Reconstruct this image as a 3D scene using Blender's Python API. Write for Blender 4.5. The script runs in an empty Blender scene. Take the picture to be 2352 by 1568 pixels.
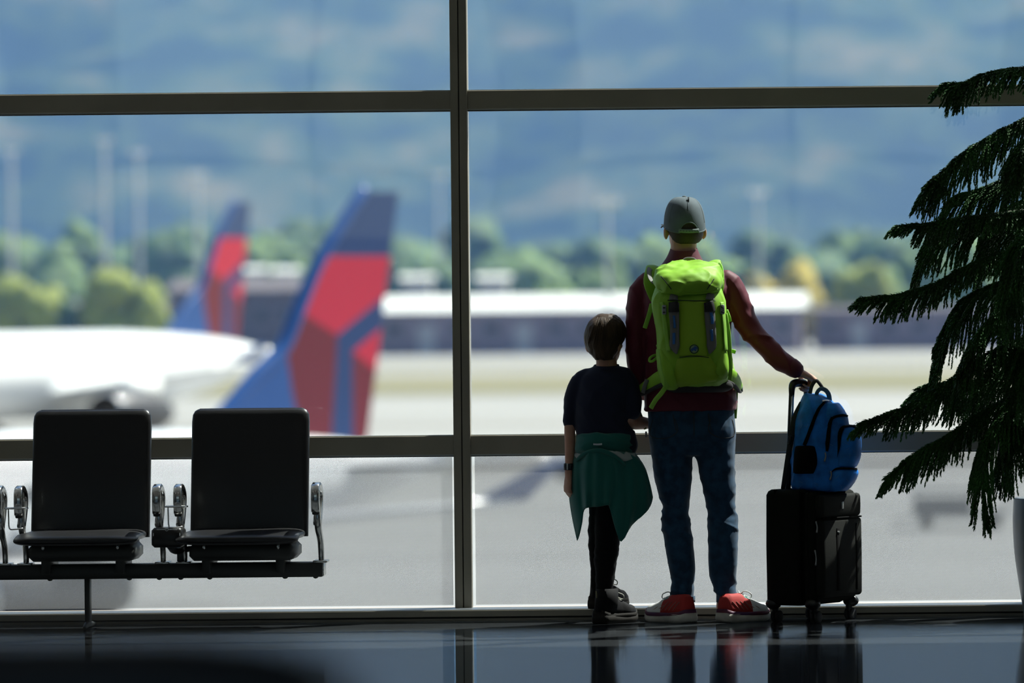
import bpy, bmesh, math, random
from mathutils import Vector, Matrix, noise
from mathutils.bvhtree import BVHTree

random.seed(7)
SC = bpy.context.scene
COL = SC.collection
PI = math.pi

# ------------------------------------------------------------------ camera
F = 12960.0                    # focal length in pixels of the 2352 x 1568 frame
VX, VY = 2245.0, 700.0         # where the direction square to the glass meets the frame
ROLL = 0.0098
H = 1.336                      # eye height above the terminal floor
CT, ST = math.cos(ROLL), math.sin(ROLL)
cam_data = bpy.data.cameras.new('camera')
cam = bpy.data.objects.new('camera', cam_data)
COL.objects.link(cam)
cam_data.sensor_width = 36.0
cam_data.lens = F / 2352.0 * 36.0
cam_data.shift_x = -(VX - 1176.0) / 2352.0
cam_data.shift_y = -(784.0 - VY) / 2352.0
cam_data.clip_start, cam_data.clip_end = 0.1, 30000
cam_data.dof.use_dof = True
cam_data.dof.focus_distance = 24.0
cam_data.dof.aperture_fstop = 2.5
cam.matrix_world = Matrix.Translation((0, 0, H)) @ Matrix.Rotation(PI / 2, 4, 'X') @ Matrix.Rotation(-ROLL, 4, 'Z')
SC.camera = cam

# ------------------------------------------------------------------ light
SUN_EL, SUN_AZ = math.radians(56), math.radians(50)        # azimuth: right of the outward normal
SUN_DIR = Vector((math.sin(SUN_AZ) * math.cos(SUN_EL), math.cos(SUN_AZ) * math.cos(SUN_EL), math.sin(SUN_EL)))
world = bpy.data.worlds.new('sky')
SC.world = world
world.use_nodes = True
wn = world.node_tree
sky = wn.nodes.new('ShaderNodeTexSky')
sky.sky_type = 'NISHITA'
sky.sun_disc = False
sky.sun_elevation = SUN_EL
sky.sun_rotation = SUN_AZ
sky.air_density, sky.dust_density, sky.ozone_density = 1.0, 1.2, 1.5
wn.nodes['Background'].inputs['Strength'].default_value = 0.14
wn.links.new(sky.outputs['Color'], wn.nodes['Background'].inputs['Color'])
sun_data = bpy.data.lights.new('sun', 'SUN')
sun_data.energy = 12.5
sun_data.angle = 0.0093
sun_data.color = (1.0, 0.97, 0.94)
sun = bpy.data.objects.new('sun', sun_data)
COL.objects.link(sun)
sun.rotation_euler = (-SUN_DIR).to_track_quat('-Z', 'Y').to_euler()
sun.location = SUN_DIR * 60
SC.view_settings.view_transform = 'Standard'
SC.view_settings.look = 'None'
SC.view_settings.exposure = 0.0
SC.view_settings.gamma = 1.0
SC.view_settings.use_curve_mapping = False
SC.cycles.max_bounces = 7
SC.cycles.diffuse_bounces = 3
SC.cycles.glossy_bounces = 4
SC.cycles.transparent_max_bounces = 10
SC.cycles.use_denoising = True


# ------------------------------------------------------------------ helpers
def P(px, py, z):
    """the point at distance z (along the glass normal) seen at a pixel of the photograph"""
    u, v = px - VX, VY - py
    return Vector(((u * CT + v * ST) * z / F, z, H + (-u * ST + v * CT) * z / F))


def cat(a, b, c, d, t):
    return 0.5 * (2 * b + (c - a) * t + (2 * a - 5 * b + 4 * c - d) * t * t + (3 * b - a - 3 * c + d) * t ** 3)


def resample(rows, k):
    """Catmull-Rom resampling of tuples of numbers, k steps per gap"""
    out = []
    n = len(rows)
    for i in range(n - 1):
        a, b, c, d = rows[max(i - 1, 0)], rows[i], rows[i + 1], rows[min(i + 2, n - 1)]
        for j in range(k):
            t = j / k
            out.append(tuple(cat(a[q], b[q], c[q], d[q], t) for q in range(len(b))))
    out.append(tuple(rows[-1]))
    return out


class MB:
    def __init__(s):
        s.v, s.f, s.m = [], [], []

    def add(s, verts, faces, mi=0):
        o = len(s.v)
        s.v += [Vector(p) for p in verts]
        s.f += [tuple(o + i for i in f) for f in faces]
        s.m += [mi] * len(faces)
        return s

    def rings(s, rings, mi=0, cap=True, closed=True):
        n = len(rings[0])
        o = len(s.v)
        for r in rings:
            s.v += [Vector(p) for p in r]
        for i in range(len(rings) - 1):
            for j in range(n if closed else n - 1):
                k = (j + 1) % n
                s.f.append((o + i * n + j, o + i * n + k, o + (i + 1) * n + k, o + (i + 1) * n + j))
                s.m.append(mi)
        if cap and closed:
            s.f.append(tuple(o + j for j in reversed(range(n))))
            s.f.append(tuple(o + (len(rings) - 1) * n + j for j in range(n)))
            s.m += [mi, mi]
        return s

    def box(s, lo, hi, mi=0, mat=None, bev=0.0):
        x0, y0, z0 = lo
        x1, y1, z1 = hi
        if bev > 0:
            b = min(bev, (x1 - x0) * .49, (y1 - y0) * .49, (z1 - z0) * .49)
            rr = []
            for z, e in ((z0, b), (z0 + b, 0), (z1 - b, 0), (z1, b)):
                q = b
                rr.append([(x0 + q, y0 + e, z), (x1 - q, y0 + e, z), (x1 - e, y0 + q, z), (x1 - e, y1 - q, z),
                           (x1 - q, y1 - e, z), (x0 + q, y1 - e, z), (x0 + e, y1 - q, z), (x0 + e, y0 + q, z)])
            o = len(s.v)
            s.rings(rr, mi)
        else:
            o = len(s.v)
            s.add([(x0, y0, z0), (x1, y0, z0), (x1, y1, z0), (x0, y1, z0), (x0, y0, z1), (x1, y0, z1), (x1, y1, z1), (x0, y1, z1)],
                  [(0, 3, 2, 1), (4, 5, 6, 7), (0, 1, 5, 4), (1, 2, 6, 5), (2, 3, 7, 6), (3, 0, 4, 7)], mi)
        if mat is not None:
            for i in range(o, len(s.v)):
                s.v[i] = mat @ s.v[i]
        return s

    def tube(s, pts, rad, n=12, k=4, mi=0, flat=1.0, up=None):
        """round or flattened tube through points (Vectors) with radii"""
        if isinstance(rad, (int, float)):
            rad = [rad] * len(pts)
        rows = [tuple(p) + (r,) for p, r in zip(pts, rad)]
        rows = resample(rows, k) if k > 1 and len(rows) > 1 else rows
        ps = [Vector(r[:3]) for r in rows]
        rs = [max(r[3], 1e-5) for r in rows]
        rings = []
        prev = None
        for i, p in enumerate(ps):
            t = (ps[min(i + 1, len(ps) - 1)] - ps[max(i - 1, 0)])
            t = t.normalized() if t.length > 1e-9 else Vector((0, 0, 1))
            if prev is None:
                a = Vector(up) if up is not None else (Vector((0, 0, 1)) if abs(t.z) < .9 else Vector((1, 0, 0)))
            else:
                a = prev
            a = (a - t * a.dot(t))
            a = a.normalized() if a.length > 1e-6 else t.orthogonal().normalized()
            prev = a
            b = t.cross(a)
            rings.append([p + (a * math.cos(q) * flat + b * math.sin(q)) * rs[i] for q in (2 * PI * j / n for j in range(n))])
        # rounded ends
        def endcap(i, sgn):
            t = (ps[1] - ps[0]) if i == 0 else (ps[-1] - ps[-2])
            t = t.normalized() * sgn
            c, r = ps[i], rs[i]
            base = rings[0] if i == 0 else rings[-1]
            return [[c + (q - c) * math.cos(h) + t * r * flat * math.sin(h) for q in base] for h in (0.6, 1.1, 1.45)]
        head = list(reversed(endcap(0, -1)))
        tail = endcap(-1, 1)
        return s.rings(head + rings + tail, mi)

    def sil(s, rows, n=28, k=4, ex=2.2, mi=0, exy=None):
        """a solid lofted through level cross-sections: (py, x_left, x_right, distance, half_depth)"""
        rows = resample(rows, k)
        rings = []
        for py, xl, xr, z, d in rows:
            c = P((xl + xr) / 2, py, z)
            w = abs(xr - xl) / 2 * z / F
            ring = []
            for j in range(n):
                a = 2 * PI * j / n
                ca, sa = math.cos(a), math.sin(a)
                ring.append((c.x + w * math.copysign(abs(ca) ** (2 / ex), ca),
                             c.y + d * math.copysign(abs(sa) ** (2 / ex), sa), c.z))
            rings.append(ring)
        return s.rings(rings, mi)

    def ell(s, c, r, rot=None, n=20, m=12, mi=0, ex=1.0):
        rings = []
        for i in range(m + 1):
            th = PI * (i + 0.02 if i == 0 else i - 0.02 if i == m else i) / m
            ring = []
            for j in range(n):
                a = 2 * PI * j / n
                p = Vector((r[0] * math.sin(th) * math.cos(a), r[1] * math.sin(th) * math.sin(a), -r[2] * math.cos(th)))
                if rot is not None:
                    p = rot @ p
                ring.append(Vector(c) + p)
            rings.append(ring)
        return s.rings(rings, mi)

    def mesh(s, name, smooth=True):
        me = bpy.data.meshes.new(name)
        me.from_pydata([tuple(p) for p in s.v], [], s.f)
        for p, mi in zip(me.polygons, s.m):
            p.material_index = mi
            p.use_smooth = smooth
        bm = bmesh.new()
        bm.from_mesh(me)
        bmesh.ops.recalc_face_normals(bm, faces=bm.faces)
        bm.to_mesh(me)
        bm.free()
        return me


def obj(name, data, mats, parent=None, smooth=True, solid=0.0, sub=0, auto=None):
    if isinstance(data, MB):
        data = data.mesh(name, smooth)
    if not isinstance(mats, (list, tuple)):
        mats = [mats]
    for m in mats:
        data.materials.append(m)
    o = bpy.data.objects.new(name, data)
    COL.objects.link(o)
    if solid:
        md = o.modifiers.new('thickness', 'SOLIDIFY')
        md.thickness = solid
        md.offset = 0
    if sub:
        md = o.modifiers.new('round', 'SUBSURF')
        md.levels = md.render_levels = sub
    if parent is not None:
        hang(o, parent)
    return o


def world_of(o):
    m = Matrix.Translation(o.location) @ o.rotation_euler.to_matrix().to_4x4() @ Matrix.Diagonal((*o.scale, 1))
    return (world_of(o.parent) @ o.matrix_parent_inverse @ m) if o.parent else m


def hang(o, parent):
    o.parent = parent
    o.matrix_parent_inverse = world_of(parent).inverted()


def tag(o, label, category, group=None, kind=None):
    o['label'] = label
    o['category'] = category
    if group:
        o['group'] = group
    if kind:
        o['kind'] = kind
    return o


def struct(o):
    o['kind'] = 'structure'
    return o


def empty(name, loc, label=None, category=None, group=None):
    o = bpy.data.objects.new(name, None)
    o.empty_display_size = 0.1
    o.location = loc
    COL.objects.link(o)
    if label:
        tag(o, label, category, group)
    return o


def remesh(mb, voxel, smooth=6, factor=0.5, name='m'):
    """weld overlapping solids into one continuous skin"""
    me = mb.mesh(name)
    o = bpy.data.objects.new(name, me)
    COL.objects.link(o)
    r = o.modifiers.new('r', 'REMESH')
    r.mode = 'VOXEL'
    r.voxel_size = voxel
    if smooth:
        sm = o.modifiers.new('s', 'SMOOTH')
        sm.factor = factor
        sm.iterations = smooth
    dg = bpy.context.evaluated_depsgraph_get()
    dg.update()
    out = bpy.data.meshes.new_from_object(o.evaluated_get(dg))
    out.name = name
    bpy.data.objects.remove(o)
    bpy.data.meshes.remove(me)
    for p in out.polygons:
        p.use_smooth = True
    out.materials.clear()
    return out


def wrinkle(me, fn):
    """push vertices along their normals by fn(co, normal) metres"""
    nr = [v.normal.copy() for v in me.vertices]
    for v, n in zip(me.vertices, nr):
        v.co += n * fn(v.co, n)
    me.update()
    return me


def bvh_of(me):
    return BVHTree.FromPolygons([v.co.copy() for v in me.vertices], [tuple(p.vertices) for p in me.polygons])


EYE = Vector((0, 0, H))


def on(bvh, px, py, off=0.003, z=24.0):
    """the surface point that the photograph shows at a pixel, lifted off the surface"""
    d = (P(px, py, z) - EYE).normalized()
    h = bvh.ray_cast(EYE, d)
    if h[0] is None:
        h = bvh.find_nearest(P(px, py, z))
        if h[0] is None:
            return P(px, py, z)
    n = h[1]
    if n.dot(d) > 0:
        n = -n
    return h[0] + n * off


def strip(mb, bvh, path, width, off=0.003, th=0.003, z=24.0, mi=0, k=6):
    """a band lying on a surface along a pixel path; width in pixels (number or one per point)"""
    if isinstance(width, (int, float)):
        width = [width] * len(path)
    rows = resample([(p[0], p[1], w) for p, w in zip(path, width)], k)
    rings = []
    for i, (x, y, w) in enumerate(rows):
        a, b = rows[max(i - 1, 0)], rows[min(i + 1, len(rows) - 1)]
        tx, ty = b[0] - a[0], b[1] - a[1]
        L = math.hypot(tx, ty) or 1
        nx, ny = -ty / L, tx / L
        lo, hi = [], []
        for q in (-.5, -.17, .17, .5):
            p = on(bvh, x + nx * w * q, y + ny * w * q, off, z)
            back = (p - EYE).normalized() * th
            lo.append(p - back * .5)
            hi.append(p + back)
        rings.append(lo + hi[::-1])
    return mb.rings(rings, mi)


# ------------------------------------------------------------------ materials
MATS = {}


def mat(name, col, rough=0.6, metal=0.0, spec=0.5, var=0.0, vscale=20.0, bump=0.0, bscale=200.0, col2=None, sheen=0.0,
        stretch=None, sss=0.0, coat=0.0):
    if name in MATS:
        return MATS[name]
    m = bpy.data.materials.new(name)
    m.use_nodes = True
    nt = m.node_tree
    b = nt.nodes['Principled BSDF']
    b.inputs['Base Color'].default_value = (*col, 1)
    b.inputs['Roughness'].default_value = rough
    b.inputs['Metallic'].default_value = metal
    b.inputs['Specular IOR Level'].default_value = spec
    if sheen:
        b.inputs['Sheen Weight'].default_value = sheen
    if coat:
        b.inputs['Coat Weight'].default_value = coat
    if sss:
        b.inputs['Subsurface Weight'].default_value = sss
        b.inputs['Subsurface Radius'].default_value = (0.02, 0.006, 0.003)
        b.inputs['Subsurface Scale'].default_value = 1.0
    tc = nt.nodes.new('ShaderNodeTexCoord')
    src = tc.outputs['Object']
    if stretch:
        mp = nt.nodes.new('ShaderNodeMapping')
        mp.inputs['Scale'].default_value = stretch
        nt.links.new(src, mp.inputs['Vector'])
        src = mp.outputs['Vector']
    if var or col2:
        nz = nt.nodes.new('ShaderNodeTexNoise')
        nz.inputs['Scale'].default_value = vscale
        nz.inputs['Detail'].default_value = 5
        nt.links.new(src, nz.inputs['Vector'])
        rp = nt.nodes.new('ShaderNodeValToRGB')
        c2 = col2 if col2 else tuple(min(1, c * (1 + var)) for c in col)
        c1 = col if col2 else tuple(c * (1 - var) for c in col)
        rp.color_ramp.elements[0].position = 0.38
        rp.color_ramp.elements[1].position = 0.62
        rp.color_ramp.elements[0].color = (*c1, 1)
        rp.color_ramp.elements[1].color = (*c2, 1)
        nt.links.new(nz.outputs['Fac'], rp.inputs['Fac'])
        nt.links.new(rp.outputs['Color'], b.inputs['Base Color'])
    if bump:
        nb = nt.nodes.new('ShaderNodeTexNoise')
        nb.inputs['Scale'].default_value = bscale
        nb.inputs['Detail'].default_value = 3
        nt.links.new(src, nb.inputs['Vector'])
        bp = nt.nodes.new('ShaderNodeBump')
        bp.inputs['Strength'].default_value = bump
        bp.inputs['Distance'].default_value = 0.002
        nt.links.new(nb.outputs['Fac'], bp.inputs['Height'])
        nt.links.new(bp.outputs['Normal'], b.inputs['Normal'])
    MATS[name] = m
    return m


def glass_mat():
    m = bpy.data.materials.new('window glass')
    m.use_nodes = True
    nt = m.node_tree
    nt.nodes.remove(nt.nodes['Principled BSDF'])
    out = nt.nodes['Material Output']
    tr = nt.nodes.new('ShaderNodeBsdfTransparent')
    tr.inputs['Color'].default_value = (0.93, 0.97, 0.97, 1)
    gl = nt.nodes.new('ShaderNodeBsdfGlossy')
    gl.inputs['Roughness'].default_value = 0.0
    # Fresnel by Schlick, the same from both sides of the thin pane
    lw = nt.nodes.new('ShaderNodeLayerWeight')
    lw.inputs['Blend'].default_value = 0.5
    pw = nt.nodes.new('ShaderNodeMath')
    pw.operation = 'POWER'
    pw.inputs[1].default_value = 5.0
    nt.links.new(lw.outputs['Facing'], pw.inputs[0])
    fr = nt.nodes.new('ShaderNodeMath')
    fr.operation = 'MULTIPLY_ADD'
    fr.inputs[1].default_value = 0.95
    fr.inputs[2].default_value = 0.04
    nt.links.new(pw.outputs[0], fr.inputs[0])
    mx = nt.nodes.new('ShaderNodeMixShader')
    nt.links.new(fr.outputs[0], mx.inputs[0])
    nt.links.new(tr.outputs[0], mx.inputs[1])
    nt.links.new(gl.outputs[0], mx.inputs[2])
    # specks of dust on the pane
    tc = nt.nodes.new('ShaderNodeTexCoord')
    vo = nt.nodes.new('ShaderNodeTexVoronoi')
    vo.inputs['Scale'].default_value = 16
    nt.links.new(tc.outputs['Object'], vo.inputs['Vector'])
    lt = nt.nodes.new('ShaderNodeMath')
    lt.operation = 'LESS_THAN'
    lt.inputs[1].default_value = 0.02
    nt.links.new(vo.outputs['Distance'], lt.inputs[0])
    ml = nt.nodes.new('ShaderNodeMath')
    ml.operation = 'MULTIPLY'
    ml.inputs[1].default_value = 0.05
    nt.links.new(lt.outputs[0], ml.inputs[0])
    df = nt.nodes.new('ShaderNodeBsdfTranslucent')
    df.inputs['Color'].default_value = (.9, .9, .9, 1)
    m2 = nt.nodes.new('ShaderNodeMixShader')
    nt.links.new(ml.outputs[0], m2.inputs[0])
    nt.links.new(mx.outputs[0], m2.inputs[1])
    nt.links.new(df.outputs[0], m2.inputs[2])
    nt.links.new(m2.outputs[0], out.inputs['Surface'])
    return m


def film_mat():
    """white printed dots on clear film, a staggered grid about 6 mm apart"""
    m = bpy.data.materials.new('dotted film')
    m.use_nodes = True
    nt = m.node_tree
    nt.nodes.remove(nt.nodes['Principled BSDF'])
    out = nt.nodes['Material Output']
    tc = nt.nodes.new('ShaderNodeTexCoord')
    sx = nt.nodes.new('ShaderNodeSeparateXYZ')
    nt.links.new(tc.outputs['Object'], sx.inputs[0])

    def wave(sock):
        a = nt.nodes.new('ShaderNodeMath')
        a.operation = 'MULTIPLY'
        a.inputs[1].default_value = 2 * PI / 0.0061
        nt.links.new(sock, a.inputs[0])
        b = nt.nodes.new('ShaderNodeMath')
        b.operation = 'SINE'
        nt.links.new(a.outputs[0], b.inputs[0])
        return b.outputs[0]
    mu = nt.nodes.new('ShaderNodeMath')
    mu.operation = 'MULTIPLY'
    nt.links.new(wave(sx.outputs['X']), mu.inputs[0])
    nt.links.new(wave(sx.outputs['Z']), mu.inputs[1])
    gt = nt.nodes.new('ShaderNodeMath')
    gt.operation = 'GREATER_THAN'
    gt.inputs[1].default_value = -0.12
    nt.links.new(mu.outputs[0], gt.inputs[0])
    tl = nt.nodes.new('ShaderNodeBsdfTranslucent')
    tl.inputs['Color'].default_value = (.19, .19, .195, 1)
    df = nt.nodes.new('ShaderNodeBsdfDiffuse')
    df.inputs['Color'].default_value = (.40, .40, .40, 1)
    m1 = nt.nodes.new('ShaderNodeMixShader')
    m1.inputs[0].default_value = 0.35
    nt.links.new(tl.outputs[0], m1.inputs[1])
    nt.links.new(df.outputs[0], m1.inputs[2])
    tr = nt.nodes.new('ShaderNodeBsdfTransparent')
    m2 = nt.nodes.new('ShaderNodeMixShader')
    nt.links.new(gt.outputs[0], m2.inputs[0])
    nt.links.new(tr.outputs[0], m2.inputs[1])
    nt.links.new(m1.outputs[0], m2.inputs[2])
    nt.links.new(m2.outputs[0], out.inputs['Surface'])
    return m


def floor_mat():
    m = bpy.data.materials.new('polished dark stone floor')
    m.use_nodes = True
    nt = m.node_tree
    nt.nodes.remove(nt.nodes['Principled BSDF'])
    out = nt.nodes['Material Output']
    tc = nt.nodes.new('ShaderNodeTexCoord')
    mp = nt.nodes.new('ShaderNodeMapping')
    mp.inputs['Scale'].default_value = (1.3, 24.0, 1.0)
    nt.links.new(tc.outputs['Object'], mp.inputs['Vector'])
    nz = nt.nodes.new('ShaderNodeTexNoise')
    nz.inputs['Scale'].default_value = 1.6
    nz.inputs['Detail'].default_value = 4
    nz.inputs['Roughness'].default_value = 0.55
    nt.links.new(mp.outputs['Vector'], nz.inputs['Vector'])
    bp = nt.nodes.new('ShaderNodeBump')
    bp.inputs['Strength'].default_value = 0.5
    bp.inputs['Distance'].default_value = 0.0009
    nt.links.new(nz.outputs['Fac'], bp.inputs['Height'])
    df = nt.nodes.new('ShaderNodeBsdfDiffuse')
    df.inputs['Color'].default_value = (.05, .054, .058, 1)
    gl = nt.nodes.new('ShaderNodeBsdfGlossy')
    gl.inputs['Roughness'].default_value = 0.035
    gl.inputs['Color'].default_value = (.54, .60, .67, 1)
    nt.links.new(bp.outputs['Normal'], gl.inputs['Normal'])
    fr = nt.nodes.new('ShaderNodeFresnel')
    fr.inputs['IOR'].default_value = 1.5
    mx = nt.nodes.new('ShaderNodeMixShader')
    nt.links.new(fr.outputs[0], mx.inputs[0])
    nt.links.new(df.outputs[0], mx.inputs[1])
    nt.links.new(gl.outputs[0], mx.inputs[2])
    nt.links.new(mx.outputs[0], out.inputs['Surface'])
    return m


M_GLASS, M_FILM, M_FLOOR = glass_mat(), film_mat(), floor_mat()
M_FRAME = mat('dark bronze aluminium', (.26, .235, .18), .5, 0.0, var=.08, vscale=3)
M_BLACKGAP = mat('black rubber gasket', (.006, .006, .006), .7)
M_EDGE = mat('pale aluminium glazing bead', (.45, .46, .45), .4, .4)
M_WALL = mat('light grey interior paint', (.52, .51, .48), .8, var=.04, vscale=2)
M_CEIL = mat('white ceiling panel', (.7, .7, .68), .85)

# ------------------------------------------------------------------ the room
ROOM_X0, ROOM_X1, ROOM_Y0, CEIL = -15.335, 10.865, -6.0, 5.5
YF, YG = 24.42, 24.475            # front of the window frames, middle of the glass
fl = MB().box((ROOM_X0 - .3, ROOM_Y0 - .3, -.3), (ROOM_X1 + .3, 24.72, 0))
struct(obj('floor', fl, M_FLOOR, smooth=False))
struct(obj('ceiling', MB().box((ROOM_X0 - .3, ROOM_Y0 - .3, CEIL), (ROOM_X1 + .3, 24.72, CEIL + .3)), M_CEIL, smooth=False))
struct(obj('wall_left', MB().box((ROOM_X0 - .3, ROOM_Y0 - .3, 0), (ROOM_X0, 24.72, CEIL)), M_WALL, smooth=False))
struct(obj('wall_right', MB().box((ROOM_X1, ROOM_Y0 - .3, 0), (ROOM_X1 + .3, 24.72, CEIL)), M_WALL, smooth=False))
# back wall of the hall, with a row of high windows of its own
wb = MB()
wb.box((ROOM_X0, ROOM_Y0 - .3, 0), (ROOM_X1, ROOM_Y0, 1.95))
wb.box((ROOM_X0, ROOM_Y0 - .3, 4.75), (ROOM_X1, ROOM_Y0, CEIL))
BACKWIN = [(-13.5, -9.4), (-8.4, -4.6), (-3.85, 0.25), (1.2, 4.9), (5.9, 9.8)]
edges = [ROOM_X0] + [e for w in BACKWIN for e in w] + [ROOM_X1]
for i in range(0, len(edges), 2):
    wb.box((edges[i], ROOM_Y0 - .3, 1.95), (edges[i + 1], ROOM_Y0, 4.75))
struct(obj('wall_back', wb, M_WALL, smooth=False))
for i, (a, b) in enumerate(BACKWIN):
    w = struct(empty('window_%d' % (11 + i), ((a + b) / 2, ROOM_Y0 - .15, 1.95)))
    for q in (0, .5, 1):
        x = a + (b - a) * q
        obj('mullion', MB().box((x - .035, ROOM_Y0 - .2, 1.95), (x + .035, ROOM_Y0 - .08, 4.75)), M_FRAME, w, smooth=False)
    for zz in (1.95, 2.6, 4.68):
        obj('rail', MB().box((a, ROOM_Y0 - .2, zz), (b, ROOM_Y0 - .08, zz + .07)), M_FRAME, w, smooth=False)
    obj('pane', MB().box((a, ROOM_Y0 - .15, 1.97), (b, ROOM_Y0 - .14, 4.73)), M_GLASS, w, smooth=False)

# ceiling lamps: unseen glowing troughs, added to lift the fill light in the hall
M_FILL = bpy.data.materials.new('added fill diffuser')
M_FILL.use_nodes = True
M_FILL.node_tree.nodes['Principled BSDF'].inputs['Emission Color'].default_value = (1, .93, .82, 1)
M_FILL.node_tree.nodes['Principled BSDF'].inputs['Emission Strength'].default_value = 2.3
for i, y in enumerate((5.0, 10.5, 16.0)):
    for j, x in enumerate((-9.5, -2.2, 5.1)):
        r = empty('fill_lamp', (x, y, CEIL), '%s added ceiling fill lamp in the %s row from the tall window'
                  % (('leftmost', 'middle', 'rightmost')[j], ('third', 'second', 'nearest')[i]), 'lamp', 'added ceiling fill lamps')
        obj('housing', MB().box((x - 1.25, y - .14, CEIL - .06), (x + 1.25, y + .14, CEIL)), M_CEIL, r, smooth=False)
        obj('diffuser', MB().box((x - 1.2, y - .11, CEIL - .075), (x + 1.2, y + .11, CEIL - .055)), M_FILL, r, smooth=False)


# the tall window wall: bays between mullions, four panes each, dotted film on the lowest
BAY, X0M = 2.62, -2.235
MW = .0365
RAILS = [(.711, .792), (2.205, 2.284), (3.72, 3.80)]
ZTOP = CEIL


def pane_mesh(x0, x1, z0, z1, sag):
    """an insulated pane, drawn slightly hollow like real sealed glass"""
    nx, nz = 24, 20
    fr, bk = [], []
    for j in range(nz + 1):
        for i in range(nx + 1):
            u, v = i / nx, j / nz
            d = sag * (math.sin(PI * u) * math.sin(PI * v)) ** 1.0
            p = (x0 + (x1 - x0) * u, YG + d, z0 + (z1 - z0) * v)
            fr.append((p[0], p[1] - .012, p[2]))
            bk.append((p[0], p[1] + .012, p[2]))
    W = nx + 1
    n = len(fr)
    fc = []
    for j in range(nz):
        for i in range(nx):
            a = j * W + i
            fc.append((a, a + 1, a + W + 1, a + W))
            fc.append((n + a, n + a + W, n + a + W + 1, n + a + 1))
    mb = MB().add(fr + bk, fc)
    for lo, hi in (((x0, YG - .012, z0), (x0 + .001, YG + .012, z1)), ((x1 - .001, YG - .012, z0), (x1, YG + .012, z1))):
        mb.box(lo, hi)
    return mb


nb = 0
for k in range(-5, 6):
    xm = X0M + k * BAY
    if ROOM_X0 - .1 < xm < ROOM_X1 + .1:
        nb += 1
        t = struct(empty('trim_%d' % nb, (xm, YF, 0)))
        for sgn in (-1, 1):          # two halves with a dark joint between
            lo, hi = (xm - MW, xm - .0022) if sgn < 0 else (xm + .0022, xm + MW)
            obj('mullion_half', MB().box((lo, YF - .02, .045), (hi, YF + .035, ZTOP), bev=.0015), M_FRAME, t, smooth=False)
        obj('joint', MB().box((xm - .004, YF - .008, .045), (xm + .004, YF + .03, ZTOP)), M_BLACKGAP, t, smooth=False)
        obj('outer_cap', MB().box((xm - MW + .004, YF + .03, .045), (xm + MW - .004, YG + .04, ZTOP)), M_EDGE, t, smooth=False)
wi = 0
for k in range(-5, 5):
    xa, xb = X0M + k * BAY + MW, X0M + (k + 1) * BAY - MW
    wi += 1
    w = struct(empty('window_%d' % wi, ((xa + xb) / 2, YG, 0)))
    zs = [.052] + [q for r in RAILS for q in r] + [ZTOP]
    for (z0, z1) in RAILS:
        obj('rail', MB().box((xa, YF - .012, z0), (xb, YF + .035, z1), bev=.0015), M_FRAME, w, smooth=False)
        obj('glazing_bead', MB().box((xa, YF - .002, z0 - .006), (xb, YF + .03, z0 - .0005)), M_EDGE, w, smooth=False)
        obj('gasket', MB().box((xa, YF + .0, z0 - .010), (xb, YF + .03, z0 - .006)), M_BLACKGAP, w, smooth=False)
        obj('outer_cap', MB().box((xa, YF + .03, z0 + .006), (xb, YG + .024, z1 - .004)), M_EDGE, w, smooth=False)
        obj('upper_bead', MB().box((xa, YF + .004, z1), (xb, YF + .03, z1 + .004)), M_EDGE, w, smooth=False)
    for q in range(4):
        z0, z1 = zs[2 * q], zs[2 * q + 1]
        obj('pane', pane_mesh(xa, xb, z0, z1, (0, .0016, .0024, .002)[q]), M_GLASS, w)
    zf0, zf1 = .058, RAILS[0][0] - .012
    obj('dotted_film', MB().add([(xa + .012, YG - .014, zf0), (xb - .012, YG - .014, zf0), (xb - .012, YG - .014, zf1), (xa + .012, YG - .014, zf1)],
                                [(0, 1, 2, 3)]), M_FILM, w, smooth=False)
# sill: a low kerb with a pale top, a recess and a lower lip
sl = struct(empty('trim_%d' % (nb + 1), (X0M, 24.3, 0)))
obj('sill', MB().box((ROOM_X0, 24.235, .018), (ROOM_X1, YG + .06, .046), bev=.002), M_FRAME, sl, smooth=False)
obj('sill_top', MB().box((ROOM_X0, 24.245, .046), (ROOM_X1, YF + .02, .0485)), mat('pale aluminium sill top', (.40, .43, .46), .35, .5), sl, smooth=False)
obj('recess', MB().box((ROOM_X0, 24.27, .0), (ROOM_X1, YG + .05, .018)), M_BLACKGAP, sl, smooth=False)
obj('lower_lip', MB().box((ROOM_X0, 24.245, .0), (ROOM_X1, 24.28, .011)), M_FRAME, sl, smooth=False)

# ------------------------------------------------------------------ outdoors
TZ = H - 6.84                     # level of the apron below the terminal floor


def ground_mat(name, c1, c2, scale, stretch, rough=.85):
    return mat(name, c1, rough, 0, .25, col2=c2, vscale=scale, stretch=stretch)


M_APRON = ground_mat('sunlit concrete apron', (.285, .286, .288), (.238, .239, .242), .05, (0.35, 1.6, 1))
M_GRASS = ground_mat('dry airfield grass', (.14, .14, .085), (.19, .175, .115), .03, (.3, 2, 1))
ap = obj('ground', MB().box((-900, 24.8, TZ - .4), (900, 1500, TZ)), M_APRON, smooth=False)
struct(ap)
struct(obj('ground_field', MB().box((-4000, 1500, TZ - .6), (4000, 9000, TZ - .1)), M_GRASS, smooth=False))
struct(obj('ground_rear', MB().box((-900, -1500, TZ - .4), (900, -6.4, TZ)), M_APRON, smooth=False))
for i, (y0, y1) in enumerate(((452, 585), (640, 664), (690, 706))):
    o = obj('grass_strip', MB().box((-900, y0, TZ), (900, y1, TZ + .06)), M_GRASS, smooth=False)
    tag(o, ('wide olive grass strip between the white taxiways', 'thin grass strip before the purple-grey hangar',
            'narrow far grass verge at the foot of the hangar')[i], 'grass', kind='stuff')
M_TAR = mat('darker asphalt taxiway', (.20, .195, .19), .85, var=.1, vscale=.04)
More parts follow.
